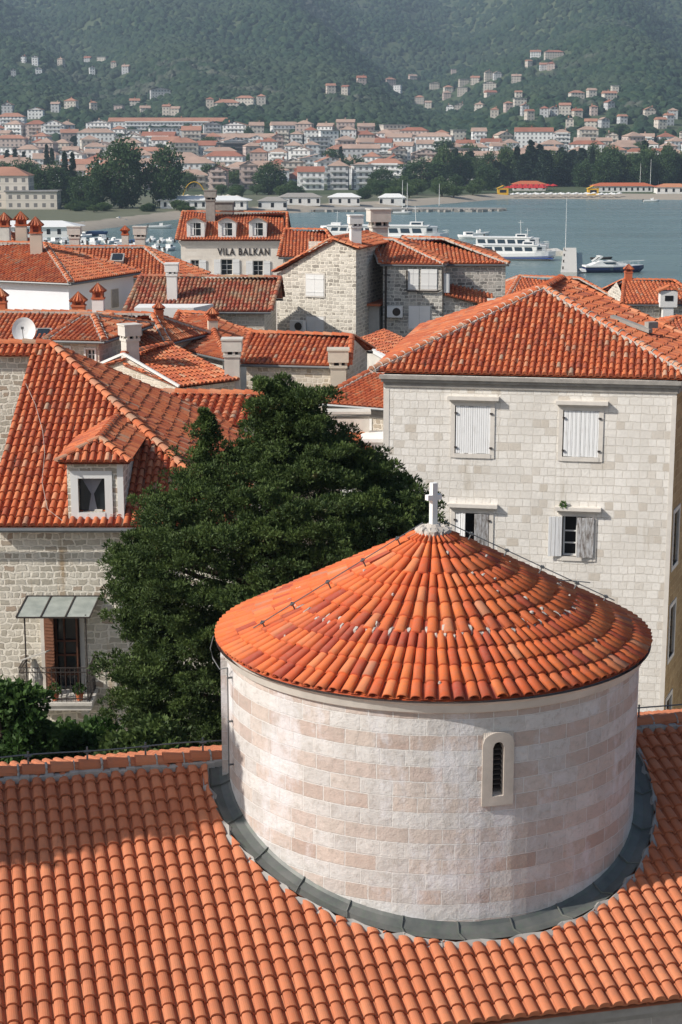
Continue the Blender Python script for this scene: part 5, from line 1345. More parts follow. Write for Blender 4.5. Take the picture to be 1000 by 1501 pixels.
# satellite dish
q = P(35, 484, 55); root = empty('satellite_dish', P(38, 507, 55), 'round white satellite dish standing above the ridge of the dormer house', 'satellite dish')
m = MB(); dr_ = Vector((.05, -.95, .30)).normalized(); s1_ = dr_.cross(V(0, 0, 1)).normalized(); u1_ = s1_.cross(dr_)
rings = []
for (r_, o_) in ((.01, -.07), (.15, -.055), (.28, -.02), (.40, .03)):
    rings.append([q+s1_*(math.cos(t)*r_*.95)+u1_*(math.sin(t)*r_*1.05)+dr_*o_ for t in [2*math.pi*i/28 for i in range(28)]])
for a_, b_ in zip(rings, rings[1:]):
    for i in range(28): m.face([a_[i], a_[(i+1) % 28], b_[(i+1) % 28], b_[i]]); 
for i in range(28): m.face([rings[-1][i]-dr_*.015, rings[-1][i], rings[-1][(i+1) % 28], rings[-1][(i+1) % 28]-dr_*.015])
m.build('dish', M['white'], root, smooth=True)
m = MB(); m.tube([P(38, 507, 55)-V(0, 0, .6), q-dr_*.12], .025, 6); m.build('mast', M['metal'], root)
m = MB(); m.tube([q-u1_*.38, q+dr_*.35-u1_*.05], .012, 5); m.box(q+dr_*.36, .04, .04, .04); m.build('feed_arm', M['metal'], root)
# neighbours just outside the right edge, so the street there is not bare
def block(label, x, y, w_, d_, ze, rise, wallm):
    c = [V(x, y, ze), V(x+w_, y, ze), V(x+w_, y+d_, ze), V(x, y+d_, ze)]; m_ = min(w_, d_)/2
    ra, rb = (V(x+m_, y+d_/2, ze+rise), V(x+w_-m_, y+d_/2, ze+rise)) if w_ > d_+.2 else (V(x+w_/2-.2, y+d_/2, ze+rise), V(x+w_/2+.2, y+d_/2, ze+rise))
    h = house('clay_roofed_house', label, *c, ra, rb, wallm=wallm, sp=.22, seg=3)
    W = h.W[0]
    for u in (W.L*.25, W.L*.7): window(h.root, W, (u, u+.9, ze-2.4, ze-1.1), 'shut', .1, False)
    chimney(h.roof, V(x+w_*.6, y+d_*.35, ze+rise*.6), .5, 1.4, 'box')
block('hip roofed house just beyond the right edge of the picture, beside the tall square house', 17.2, 57, 9, 8, 15.5, 1.9, 'rubble_warm')
block('pale plastered house beyond the right edge, nearer than the stone one', 15.5, 44, 8, 8, 13.0, 1.7, 'plaster')
block('grey stone house beyond the right edge, towards the harbour', 21.5, 72, 10, 8, 14.5, 1.8, 'rubble_small')

# ================================================================== HARBOUR
def put(proto, px, py, rz=0, label=None, z=0., scale=1., first=False, mats=None, group=None, cat=None):
    o = proto if first else copy_tree(proto)
    q = PZ(px, py, z); o.location = (q.x, q.y, z); o.rotation_euler = (0, 0, rz); o.scale = (scale,)*3
    if label: o['label'] = label
    if group: o['group'] = group
    return o
def hull(L, B, Hh, mat, root, name='hull', bow=.35, sheer=.25, t=.5, z0=-.2, flat=.9):
    """boat hull along +x (bow at +x)"""
    m = MB(); st = []
    for i in range(13):
        s = i/12; x = -L/2+L*s; w = B/2*(flat+(1-flat)*min(1, s*3))*(1 if s < 1-bow else math.sqrt(max(0, 1-((s-(1-bow))/bow)**2.2)))
        w = max(w, .02); zt = Hh+sheer*max(0, s-.4)**1.5*1.6; xb = x-(.14*L*max(0, s-.7)/.3*.6)
        st.append([(xb, -w*.55, z0), (x, -w, zt*.55), (x, -w*1.02, zt), (x, w*1.02, zt), (x, w, zt*.55), (xb, w*.55, z0)])
    for a, b in zip(st, st[1:]):
        for j in range(5): m.face([a[j], b[j], b[j+1], a[j+1]], t)
    m.face(st[0][::-1], t); m.face(st[-1], t)
    return m.build(name, mat, root, uv=False, local=True)

def ferry():
    r = empty('excursion_boat', (0,0,0), 'x', 'boat')
    hull(22, 5.4, 1.9, M['white'], r, sheer=.9)
    m = MB(); m.box((0, 0, .65), 10.4, 2.74, .08); m.build('stripe', M['blue'], r, local=True)
    m = MB(); m.prism([(-8.5, -2.3), (6.0, -2.3), (8.4, -1.0), (8.4, 1.0), (6.0, 2.3), (-8.5, 2.3)], 1.9, 4.0); cb = m.build('cabin', M['white'], r, local=True)
    m = MB()
    for i in range(5):
        for s in (-1, 1): m.face([(-7.9+i*2.7, s*2.33, 2.55), (-5.8+i*2.7, s*2.33, 2.55), (-6.1+i*2.7, s*2.33, 3.6), (-8.1+i*2.7, s*2.33, 3.6)][::(1 if s < 0 else -1)])
    m.face([(6.2, -2.23, 2.7), (8.43, -.95, 2.7), (8.43, -.95, 3.6), (6.2, -2.23, 3.6)]); m.face([(6.2, 2.23, 3.6), (8.43, .95, 3.6), (8.43, .95, 2.7), (6.2, 2.23, 2.7)]); m.box((8.41, 0, 3.15), .03, .9, .45)
    m.build('window_band', M['boatglass'], cb, local=True)
    m = MB(); m.box((-1.5, 0, 4.12), 8.0, 2.5, .1); m.box((3.6, 0, 4.6), 1.5, 1.4, .4); m.build('upper_deck', M['white'], r, local=True)
    m = MB(); m.box((5.12, 0, 4.65), .03, 1.2, .22); m.box((3.6, -1.42, 4.65), 1.1, .03, .22); m.build('wheelhouse_glass', M['boatglass'], r, local=True)
    m = MB()
    for s in (-1, 1):
        for z in (2.4, 2.8): m.tube([(5, s*2.6, z), (9, s*1.5, z+.2), (11, s*.1, z+.35)], .035, 5)
        m.tube([(11, s*.1, 3.1), (11, s*.1, 2.3)], .03, 4)
    m.tube([(3.4, 0, 4.9), (3.2, 0, 8.6)], .06, 6); m.tube([(2.6, 0, 8), (4, 0, 8)], .04, 5); m.build('mast', M['white'], r, local=True)
    return r
fer = ferry()
put(fer, 755, 381, R(-12), 'white excursion boat with blue stripe moored bow-in beside the small pier', first=True, scale=.84, group='excursion boats')
put(fer, 588, 357, R(-8), 'white two-deck boat with big windows behind the chimneys of the stone tower', group='excursion boats', scale=1.15)
put(fer, 510, 350, R(172), 'white boat partly hidden behind the stone tower, leftmost of the big boats', group='excursion boats', scale=.9)
put(fer, 745, 370, R(-14), 'white tour boat with mast lying just beyond the boat beside the pier', group='excursion boats', scale=.9)
def cruiser():
    r = empty('motor_yacht', (0,0,0), 'sleek navy and white motor yacht at anchor right of the pier', 'yacht')
    hull(12, 3.4, 1.05, M['navy'], r, sheer=.5, bow=.5)
    m = MB()
    ol = [(-6, -1.7), (-.5, -1.75), (3.5, -1.2), (6.0, -.05), (6.0, .05), (3.5, 1.2), (-.5, 1.75), (-6, 1.7)]
    m.prism(ol, 1.12, 1.42); m.prism([(-6.9, -1.3), (-5.9, -1.5), (-5.9, 1.5), (-6.9, 1.3)], .2, .7)
    sec = [(-5.2, 1.42, 1.5), (-3.2, 2.2, 1.35), (-.6, 2.35, 1.2), (1.2, 1.95, 1.0), (3.6, 1.43, .7)]
    for (x0, z0_, w0), (x1, z1_, w1) in zip(sec, sec[1:]):
        m.face([(x0, -w0, z0_), (x1, -w1, z1_), (x1, w1, z1_), (x0, w0, z0_)]); m.face([(x0, -w0-.1, 1.42), (x1, -w1-.1, 1.42), (x1, -w1, z1_), (x0, -w0, z0_)]); m.face([(x1, w1+.1, 1.42), (x0, w0+.1, 1.42), (x0, w0, z0_), (x1, w1, z1_)])
    m.build('superstructure', M['white'], r, uv=False, local=True)
    m = MB(); m.obox(V(.6, -0, 2.1), V(.7, 0, -.23), V(0, .95, 0), V(0, 0, .05)); m.box((-1.2, -1.3, 1.85), 1.3, .05, .2); m.box((-1.2, 1.3, 1.85), 1.3, .05, .2); m.build('windscreen', M['boatglass'], r, local=True)
    m = MB()
    for s in (-1, 1): m.obox(V(-3.4, s*1.25, 2.65), V(.75, 0, .55), V(0, .06, 0), V(.12, 0, -.12))
    m.box((-2.9, 0, 3.15), .35, 1.3, .07); m.build('radar_arch', M['white'], r, local=True)
    m = MB()
    for s in (-1, 1):
        m.tube([(-.2, s*1.6, 1.9), (3.5, s*1.1, 2.15), (6.1, s*.05, 2.3)], .025, 4)
        for x, y in ((.5, 1.5), (2, 1.32), (3.5, 1.1), (5, .55)): m.tube([(x, s*y, 1.42), (x, s*y, 2.05)], .02, 4)
    m.build('bow_rail', M['white'], r, local=True)
    for x in (-.9, 1.1):
        m = MB(); m.box((x, -1.78, .75), .3, .03, .28); m.build('hull_window', M['boatglass'], r, local=True)
    return r
put(cruiser(), 900, 399, R(6), first=True, scale=1.05)
m = MB(); hull_r = empty('dinghy', (0,0,0), 'dark low dinghy floating behind the motor yacht', 'boat'); hull(5, 1.7, .45, M['iron'], hull_r, sheer=.2)
m.box((0, 0, .35), 1.9, .5, .04); m.build('seat', M['wood'], hull_r, local=True); put(hull_r, 882, 380, R(5), first=True)
# small boats
def smallboat(kind):
    r = empty('small_boat', (0,0,0), 'x', 'boat'); hull(5.6, 2.0, .7, M['white'] if kind != 2 else M['bluepaint'], r, sheer=.3)
    m = MB()
    if kind == 0: m.prism([(-.6, -.6), (1.2, -.55), (1.6, 0), (1.2, .55), (-.6, .6)], .7, 1.5); m.build('cabin', M['white'], r, local=True); m = MB(); m.box((.2, -.6, 1.2), .7, .03, .18); m.box((.2, .6, 1.2), .7, .03, .18); m.build('window_band', M['boatglass'], r, local=True)
    elif kind == 1: m.box((.2, 0, .95), .4, .35, .35); m.obox(V(.6, 0, 1.3), V(.06, 0, -.2), V(0, .5, 0), V(.02, 0, .01)); m.build('console', M['white'], r, local=True)
    else: m.prism([(-1.8, -.8), (.8, -.8), (1.9, 0), (.8, .8), (-1.8, .8)], .7, .95); m.build('cover', M['bluepaint'], r, local=True)
    m = MB(); m.box((-2.9, 0, .6), .15, .2, .45); m.build('outboard', M['iron'], r, local=True)
    return r
M['bluepaint'] = plain('blue_paint', (.05, .10, .22), .5, .1)
SB = [smallboat(i) for i in range(3)]; used = set(); br_ = random.Random(5)
row1 = [(66+i*14.2, 356+br_.uniform(-2.5, 3)) for i in range(14)]+[(100+i*18.5, 366+br_.uniform(-2, 2)) for i in range(9)]
kinds = ['white cabin boat', 'open white boat', 'blue covered boat']
for i, (x, y) in enumerate(row1):
    kd = br_.choice([0, 0, 1, 1, 2]); rw = 'back' if i < 14 else 'front'; n_ = i+1 if i < 14 else i-13
    put(SB[kd], x, y, R(br_.uniform(60, 120)), f'{kinds[kd]} moored in the marina, number {n_} from the left in the {rw} row', first=kd not in used, scale=br_.uniform(.9, 1.2), group='small boats in the marina'); used.add(kd)
for i, (x, y, kd, a, lb) in enumerate([(115, 334, 0, 10, 'white boat drawn up on the left beach, nearest the trees'), (172, 326, 1, -20, 'open white boat on the sand below the two big trees'), (235, 335, 1, 5, 'long white boat afloat off the left beach'), (140, 345, 2, 20, 'dark blue boat afloat beside the beach trucks'), (205, 337, 2, 100, 'small dark boat afloat mid-cove'),
        (690, 350, 0, 170, 'white speedboat anchored beyond the tour boats'), (700, 346, 1, 10, 'open boat anchored farthest beyond the tour boats'), (590, 314, 1, 0, 'small sailing boat hull beside the stone jetty'), (955, 296, 1, 0, 'small white boat at the right end of the beach'), (120, 350, 1, 50, 'white open boat between marina and beach'), (85, 345, 0, 30, 'white cabin boat by the beach bar terrace')]):
    put(SB[kd], x, y, R(a), lb, first=False, z=.0 if y > 333 or x > 400 else .4, scale=1.3, group='small boats off the beach')
# pier with lamp pole
m = MB(); a = PZ(822, 399, 1.2); b = PZ(846, 399, 1.2); c_ = PZ(845, 363, 1.2); d_ = PZ(826, 363, 1.2)
m.prism([(a.x, a.y), (b.x, b.y), (c_.x, c_.y), (d_.x, d_.y)], -3, 1.2); m.prism([(PZ(785, 366, 1.1).x, PZ(785, 368, 1.1).y), (PZ(826, 368, 1.1).x, PZ(785, 368, 1.1).y), (PZ(826, 368, 1.1).x, c_.y), (PZ(785, 366, 1.1).x, c_.y)], -3, 1.1)
pr_ = tag(m.build('pier', M['plaster_old']), 'short concrete pier between the tour boat and the motor yacht', 'pier')
for i in range(4):
    q = a.lerp(d_, .1+.25*i)+V(.4, 0, .2); m = MB(); m.tube([q-V(0, 0, .2), q+V(0, 0, .2), q+V(0, 0, .35)], [.16, .13, .24], 8); o = tag(m.build('bollard', M['iron']), f'iron mooring bollard on the left edge of the pier, {["nearest","second","third","farthest"][i]} of four', 'bollard', 'pier bollards')
def pole(name, label, px, py, h_, Y=None, r_=.09, z=1.2, cat='pole', group=None):
    q = PZ(px, py, z); root = empty(name, q, label, cat, group); m = MB(); m.tube([q, q+V(0, 0, h_)], [r_, r_*.5], 6); m.build('shaft', M['white'], root); m = MB(); m.tube([q, q+V(0, 0, .3)], r_*2.4, 8); m.build('base', M['plinth'], root); return root
pole('flagpole', 'tall thin pale pole standing at the far end of the pier', 829, 368, 12.5, r_=.075)
for i, (x, y, h_) in enumerate([(590, 306, 11), (597, 306, 10), (644, 302, 9), (895, 280, 11), (938, 282, 15), (953, 282, 17), (965, 280, 14)]):
    pole('mast_pole', f'slender white pole by the far beach, {["first","second","third","fourth","fifth","sixth","seventh"][i]} from the left', x, y, h_, z=1., r_=.14, group='white poles along the beach')
# jetty at far shore
j0 = PZ(500, 306, .9); j1 = PZ(742, 305, .9); m = MB(); m.prism([(j0.x-10, j0.y-8), (j1.x, j1.y-3), (j1.x, j1.y+4), (j0.x-10, j0.y+24)], -2, .9)
tag(m.build('jetty', M['plinth']), 'long low stone jetty reaching right into the bay', 'jetty')
br2 = random.Random(8); m = MB()
for i in range(90):
    q = PZ(br2.uniform(455, 735), 308+br2.uniform(-1, 1.5), .3); m.box(q, br2.uniform(.5, 1.3), br2.uniform(.5, 1), br2.uniform(.3, .7), br2.uniform(0, 3))
tag(m.build('rocks', M['plinth']), 'grey boulders lining the seaward side of the jetty', 'rocks', kind='stuff')
# sea wall promenade left
# beach furniture
def parasol(mat, nm='parasol'):
    r = empty(nm, (0,0,0), 'x', 'parasol'); m = MB(); m.tube([(0,0,0), (0,0,2.5)], .04, 5); m.build('pole', M['white'], r, local=True)
    m = MB(); n = 8
    for i in range(n):
        a0 = 2*math.pi*i/n; a1 = 2*math.pi*(i+1)/n; m.face([(1.9*math.cos(a0), 1.9*math.sin(a0), 2.2), (1.9*math.cos(a1), 1.9*math.sin(a1), 2.2), (0,0,2.9)]); m.face([(1.9*math.cos(a0), 1.9*math.sin(a0), 2.0), (1.9*math.cos(a1), 1.9*math.sin(a1), 2.0), (1.9*math.cos(a1), 1.9*math.sin(a1), 2.2), (1.9*math.cos(a0), 1.9*math.sin(a0), 2.2)])
    m.build('canopy', mat, r, uv=False, local=True); return r
def on_land(o, px, py, label=None, rz=0, scale=1., group=None, first=False):
    c = o if first else copy_tree(o); q = hit(px, py, 480); c.location = q; c.rotation_euler = (0, 0, rz); c.scale = (scale,)*3
    if label: c['label'] = label
    if group: c['group'] = group
    return c
pr1 = parasol(M['red']); k_ = 0
for i in range(22):
    x = 745+i*3.9 if i < 14 else 755+(i-14)*8; y = 283.5 if i < 14 else 280; on_land(pr1, x, y, f'red parasol on the beach bar terrace, number {i+1 if i < 14 else i-13} from the left in the {"front" if i < 14 else "rear"} line', first=(i == 0), scale=1.25, group='red parasols across the bay')
pr2 = parasol(M['white'])
for i in range(26):
    x = 752+i*6.2+(i % 3); on_land(pr2, x, 290.2-(i % 2), f'white beach parasol at the waterline, number {i+1} from the left', first=(i == 0), scale=.8, group='white parasols at the waterline')
pr3 = parasol(M['straw'] if 'straw' in M else M['cream'])
for i in range(14): on_land(pr3, 262+i*6.6, 297-(i % 3), f'cream parasol below the orange hoop, number {i+1} from the left', first=(i == 0), scale=1.0, group='cream parasols left of the bay')
def kiosk(px, py, label):
    q = hit(px, py, 480); r = empty('kiosk', q, label, 'kiosk'); m = MB(); m.box(q+V(0, 0, 1.5), 2.6, 2, 1.6); m.build('wall', M['yellow'], r); m = MB()
    for s_ in (-1, 1): m.obox(q+V(s_*1.4, 0, 3.7), V(1.6, 0, -s_*.7), V(0, 2.3, 0), V(0, 0, .06))
    m.build('roof', M['yellow'], r); m = MB(); m.box(q+V(0, -2.02, 1.7), 1.6, .03, .7); m.build('hatch', M['dark'], r)
kiosk(737, 286, 'bright yellow kiosk left of the red parasols'); kiosk(869, 286, 'yellow lifeguard kiosk at the middle of the beach')
def pavilion(px, py, w_, d_, h_, label, rm='tile_far', name='beach_pavilion'):
    q = hit(px, py, 480); r = empty(name, q, label, 'pavilion'); m = MB(); m.box(q+V(0, 0, h_*.5-.2), w_*.9, d_*.9, h_*.5+.2); m.build('wall', M['plaster'], r)
    m = MB(); rz_ = h_+1.6
    c = [q+V(-w_, -d_, h_), q+V(w_, -d_, h_), q+V(w_, d_, h_), q+V(-w_, d_, h_)]; ra = q+V(-w_+d_, 0, rz_); rb = q+V(w_-d_, 0, rz_)
    for f in ([c[0], c[1], rb, ra], [c[1], c[2], rb], [c[2], c[3], ra, rb], [c[3], c[0], ra], c[::-1]): m.face(f, rng.random())
    m.build('roof', M[rm], r)
    m = MB(); n = max(2, int(w_/1.6))
    for i in range(n): m.box(q+V(-w_*.8+1.6*w_*i/(n-1), -d_*.9-.02, h_*.5), w_*.3/n, .03, h_*.28)
    m.build('opening', M['dark'], r)
pavilion(775, 279, 9, 5, 3.2, 'long clay roofed beach pavilion behind the red parasols'); pavilion(668, 272, 6, 4, 3., 'small pale hut among the trees left of the yellow kiosk', 'plinth'); pavilion(912, 281, 16, 5, 2.8, 'long low red roofed beach restaurant at the right'); pavilion(985, 283, 9, 5, 3, 'red roofed pavilion at the far right of the beach')
pavilion(45, 345, 0.1+15, 6, 2.6, 'white canopied beach bar at the left edge', 'white'); pavilion(300, 305, 18, 6, 3., 'long white canopied stalls above the left beach', 'white'); pavilion(505, 300, 7, 4, 3, 'white hut at the root of the jetty', 'white'); pavilion(440, 300, 9, 4, 3, 'low shed behind the jetty', 'plinth'); pavilion(575, 300, 6, 3, 3, 'white flat shed among trees behind the jetty', 'white'); pavilion(400, 306, 6, 4, 3, 'grey-roofed shed near the shore left of the jetty', 'plinth')
# orange hoop
q = hit(300, 300, 480); m = MB(); m.tube([q+V(math.cos(t)*5.-4, 0, max(0, math.sin(t)*9)) for t in [math.pi*i/14 for i in range(15)]], [.12+.16*(1-i/14) for i in range(15)], 6); tag(m.build('hoop', M['orange'] if 'orange' in M else M['yellow']), 'thin orange arched hoop rising over the left beach stalls', 'hoop')

# ================================================================== FAR TOWN
def facade(name, col, dark=(.10, .10, .11), su=3.1, sz=3.0):
    k = NT(name); u = k.node('TexCoord').outputs['UV']; sx = k.node('SeparateXYZ'); k.l.new(u, sx.inputs[0])
    fu = k.math('FRACT', k.math('DIVIDE', sx.outputs[0], su)); fz = k.math('FRACT', k.math('DIVIDE', sx.outputs[1], sz))
    a = k.math('MULTIPLY', k.math('LESS_THAN', k.math('ABSOLUTE', k.math('SUBTRACT', fu, .5)), .22), k.math('LESS_THAN', k.math('ABSOLUTE', k.math('SUBTRACT', fz, .52)), .25))
    bal = k.math('LESS_THAN', k.math('ABSOLUTE', k.math('SUBTRACT', fz, .06)), .05)
    n = k.noise(k.pos(), .12, 3).outputs[0]; c = k.mix(k.math('MULTIPLY', k.ramp(n, [(.4, 0.), (.65, 1.)]), .35), col, tuple(x*.7 for x in col))
    nrm = k.n.new('ShaderNodeNewGeometry'); sn = k.node('SeparateXYZ'); k.l.new(nrm.outputs['Normal'], sn.inputs[0]); vert = k.math('LESS_THAN', k.math('ABSOLUTE', sn.outputs[2]), .5)
    c = k.mix(k.math('MULTIPLY', k.math('MULTIPLY', bal, vert), .5), c, tuple(x*.55 for x in col))
    c = k.mix(k.math('MULTIPLY', k.math('MULTIPLY', a, vert), .8), c, dark)
    return k.fin(c, .85)
FC = {'white': facade('white_facade', (.90, .89, .87)), 'cream': facade('cream_facade', (.70, .64, .56)), 'pale grey': facade('grey_facade', (.58, .58, .58)), 'pink': facade('pink_facade', (.60, .48, .43)), 'beige': facade('beige_facade', (.60, .54, .47)), 'yellow': facade('yellow_facade', (.66, .53, .22)), 'dark': facade('dark_facade', (.14, .13, .13)), 'blue': facade('blue_facade', (.56, .60, .68))}
def rooftone(name, c): return plain(name, c, .85, .3, .15)
RT = {'orange': rooftone('orange_far_roof', (.44, .22, .15)), 'red': rooftone('red_far_roof', (.36, .15, .10)), 'faded': rooftone('faded_far_roof', (.46, .32, .25)), 'grey': rooftone('grey_far_roof', (.32, .31, .30))}
tr = random.Random(21)
def townhouse(q, w_, d_, h_, wall, roof, label, rz=0, shape='hip', cat='house', group=None, name='town_house', balc=False):
    m = MB(); m.prism([(-w_/2, -d_/2), (w_/2, -d_/2), (w_/2, d_/2), (-w_/2, d_/2)], -4, h_)
    if balc and h_ > 5:
        for i in range(1, int(h_/3)+1):
            z = i*3.-.1
            if z < h_-.5: m.box((0, -d_/2-.5, z), w_*.36, .55, .08); m.box((0, -d_/2-1.0, z+.45), w_*.36, .05, .45)
    body = m.build(name, FC[wall], None); 
    body.location = q; body.rotation_euler = (0, 0, rz); tag(body, label, cat, group)
    m = MB(); o_ = .5
    c = [V(-w_/2-o_, -d_/2-o_, h_+.02), V(w_/2+o_, -d_/2-o_, h_+.02), V(w_/2+o_, d_/2+o_, h_+.02), V(-w_/2-o_, d_/2+o_, h_+.02)]; r_ = min(w_, d_)*.27
    if shape == 'flat':
        m.prism([(x[0], x[1]) for x in c], h_+.02, h_+.5)
    else:
        if shape == 'hip': ra, rb = (V(-w_/2+d_/2, 0, h_+r_), V(w_/2-d_/2, 0, h_+r_)) if w_ > d_+.5 else (V(-.2, 0, h_+r_), V(.2, 0, h_+r_))
        elif shape == 'gable': ra, rb = V(-w_/2-o_, 0, h_+r_), V(w_/2+o_, 0, h_+r_)
        if shape == 'front':   # gable towards the viewer
            ra, rb = V(0, -d_/2-o_, h_+r_), V(0, d_/2+o_, h_+r_)
            for f in ([c[1], c[2], rb, ra], [c[3], c[0], ra, rb]): m.face(f)
            m.face([c[0], c[1], c[2], c[3]][::-1])
            mm = MB(); mm.face([V(-w_/2, -d_/2, h_), V(w_/2, -d_/2, h_), V(0, -d_/2, h_+r_-.3)]); gb = mm.build('gable', FC[wall], body, local=True)
        else:
            for f in ([c[0], c[1], rb, ra], [c[1], c[2], rb], [c[2], c[3], ra, rb], [c[3], c[0], ra]): m.face(f)
            m.face(c[::-1])
        if tr.random() < .5: m.box((tr.uniform(-.3, .3)*w_, 0, h_+r_+.3), .5, .5, .9)
    m.build('roof', RT[roof], body, local=True)
    return body
ordn = lambda n: {1: 'first', 2: 'second', 3: 'third'}.get(n, f'{n}th')
# landmark buildings of the town, placed where they show
def lm(px, py, wpx, hpx, wall, roof, label, shape='hip', dd=11, rz=0., cat='building', balc=False):
    q = hit(px, py, 700); s = F/(q.y*cp); return townhouse(q, wpx/s, dd, hpx/s, wall, roof, label, rz, shape, cat, None, 'town_building', balc)
lm(247, 196, 172, 17, 'white', 'orange', 'long white apartment block with orange roof above the two big trees', 'gable', 12, 0, 'apartment block', True)
lm(412, 243, 40, 20, 'white', 'faded', 'bright white gabled house with balconies at the middle of the town', 'front', 12, 0, 'house', True)
lm(345, 230, 52, 20, 'dark', 'grey', 'dark flat-roofed hotel with long balconies above the white stalls', 'flat', 14, 0, 'hotel', True)
lm(232, 217, 60, 14, 'blue', 'grey', 'row of blue-grey modern flats right of the two big trees', 'flat', 12, 0, 'apartment block', True)
lm(558, 251, 56, 24, 'beige', 'grey', 'beige apartment block with a yellow penthouse', 'flat', 12, 0, 'apartment block', True)
lm(562, 230, 32, 10, 'yellow', 'grey', 'yellow penthouse storey set back on the beige apartment block', 'flat', 8, 0, 'penthouse')
lm(442, 274, 54, 12, 'blue', 'red', 'low villa with broad red roof and bluish walls near the shore', 'hip', 16, R(-8), 'villa')
lm(532, 213, 60, 8, 'cream', 'red', 'wide red roofed hall behind the beige apartment block', 'hip', 24, 0, 'hall')
lm(18, 192, 40, 20, 'white', 'orange', 'tall white block at the left edge of the town', 'hip', 12, 0, 'apartment block', True)
lm(55, 205, 30, 22, 'pink', 'red', 'brick-pink block beside the tall white one at the left', 'hip', 12, 0, 'apartment block', True)
lm(80, 208, 34, 24, 'white', 'faded', 'large white gabled house at the left of the town', 'front', 14, 0, 'house', True)
lm(333, 160, 36, 9, 'cream', 'orange', 'cream block on the rise above the centre of the town', 'hip', 12, 0, 'apartment block', True)
lm(340, 212, 130, 10, 'white', 'faded', 'long low white terrace of flats in the middle of the town', 'gable', 12, 0, 'apartment block', True)
lm(552, 207, 26, 14, 'cream', 'grey', 'cream flat block standing right of the red hall', 'flat', 10, 0, 'apartment block', True)
lm(580, 208, 26, 12, 'white', 'faded', 'white flats right of the cream flat block', 'gable', 10, 0, 'apartment block', True)
# left hotel (two wings)
q = hit(8, 306, 480); townhouse(q+V(0, 3, 0), 19, 12, 12.2, 'cream', 'orange', 'large villa with orange hipped roof at the left shore', 0, 'hip', 'villa', None, 'shore_villa')
q = hit(52, 306, 480); townhouse(q+V(0, -3, 0), 19, 10, 6.4, 'cream', 'grey', 'low flat-roofed wing with a row of windows beside the left villa', 0, 'flat', 'wing', None, 'shore_villa_wing')
# hillside and outlying houses: where the photo shows them
HILL = [(35,90,7),(52,94,11),(20,110,9),(57,109,12),(90,97,10),(129,92,12),(150,93,16),(167,100,10),(185,106,13),(135,108,10),(82,163,15),(105,160,22),(198,157,18),(137,164,12),(235,141,36),(175,167,16),(213,167,18),(245,168,14),(258,169,16),(308,158,14),(383,154,16),(360,154,34),(485,136,16),(12,168,20),(53,172,28),
 (530,126,16),(507,137,12),(572,124,18),(583,134,14),(605,119,14),(637,130,17),(665,108,9),(680,124,18),(697,121,16),(716,116,14),(729,114,14),(757,119,17),(718,132,24),(657,137,16),(678,138,18),(655,144,14),(615,152,17),(628,158,12),(660,163,14),(674,164,18),(703,163,17),(719,146,20),(725,173,15),(745,162,14),(762,154,22),(769,168,13),(760,145,12),(776,175,14),(798,170,16),(812,168,14),(828,168,20),(845,146,26),(867,144,15),(893,147,24),(901,138,12),(785,84,18),(812,84,34),(775,97,9),(797,102,14),(808,101,14),(846,172,16),(893,160,14),(870,168,12),(952,171,20),(986,172,17),(968,187,17),(980,182,14),(866,189,22),(885,186,16),(912,182,14),(835,187,14)]
hr = random.Random(31); HOUSES = []
for i, (x, y, w_) in enumerate(HILL):
    q = hit(x, y+1, 1200)+V(0, 0, 1.5); s = F/(q.y*cp); HOUSES.append((q.x, q.y, w_/s/2)); wl = hr.choice(['white', 'cream', 'cream', 'beige', 'pink', 'beige', 'pale grey']); rf_ = hr.choice(['orange', 'faded', 'orange', 'red', 'grey'])
    side = 'left' if x < 300 else ('middle' if x < 600 else 'right'); n_ = 1+sum(1 for a in HILL if (a[0] < x or (a[0] == x and a[1] < y)) )
    townhouse(q, w_/s*.8, 9, hr.uniform(4.5, 7.5) if w_ < 25 else 5.5, wl, rf_, f'{wl} house, {rf_} roof, on the wooded slope, {ordn(n_)} from left of the hillside houses', hr.uniform(-.3, .3), hr.choice(['hip', 'gable', 'front']) if rf_ != 'grey' else 'flat', 'house', 'houses scattered on the hillside', balc=False)
# rows of the town
YR = [905, 960, 1015, 1070, 1125, 1185, 1245, 1310, 1375, 1440, 1500]
total = 0; names = ['front', 'second', 'third', 'fourth', 'fifth', 'sixth', 'seventh', 'eighth', 'ninth', 'tenth', 'top']
for ri, Y in enumerate(YR):
    X = -.215*Y+tr.uniform(0, 12); n_ = 0
    xmax = (.02*Y if ri < 2 else .215*Y)
    while X < xmax:
        w_ = tr.uniform(9, 15)*(1+.9*(tr.random() < .3)); 
        if ri >= 9 and tr.random() < .35: X += w_; continue
        yy = Y+tr.uniform(-18, 18); wl = tr.choice(['white', 'white', 'white', 'white', 'white', 'cream', 'cream', 'beige', 'pale grey', 'pink']); rf_ = tr.choice(['orange', 'faded', 'faded', 'red', 'faded'])
        if tr.random() < .1: rf_ = 'grey'
        h_ = tr.choice([6.5, 9, 9, 9.5, 12, 12]); n_ += 1; total += 1
        if total > 212: break
        townhouse(V(X+w_/2, yy, terr(X+w_/2, yy)), w_, tr.uniform(9, 13), h_, wl, rf_, f'{wl} {int(h_//3)}-storey town house, {rf_} roof, {ordn(n_)} from left in the {names[ri]} row', tr.uniform(-.25, .25), tr.choice(['hip', 'gable', 'front', 'hip']) if rf_ != 'grey' else 'flat', 'house', f'{names[ri]} row of town houses', balc=tr.random() < .7)
        X += w_+tr.uniform(.5, 6)
print('town houses', total)
FP2 = [p_ for p_ in FPTS if not any(abs(p_[0]-a) < w_+6 and b-45 < p_[1] < b+7 for a, b, w_ in HOUSES)]
make_forest(FP2)

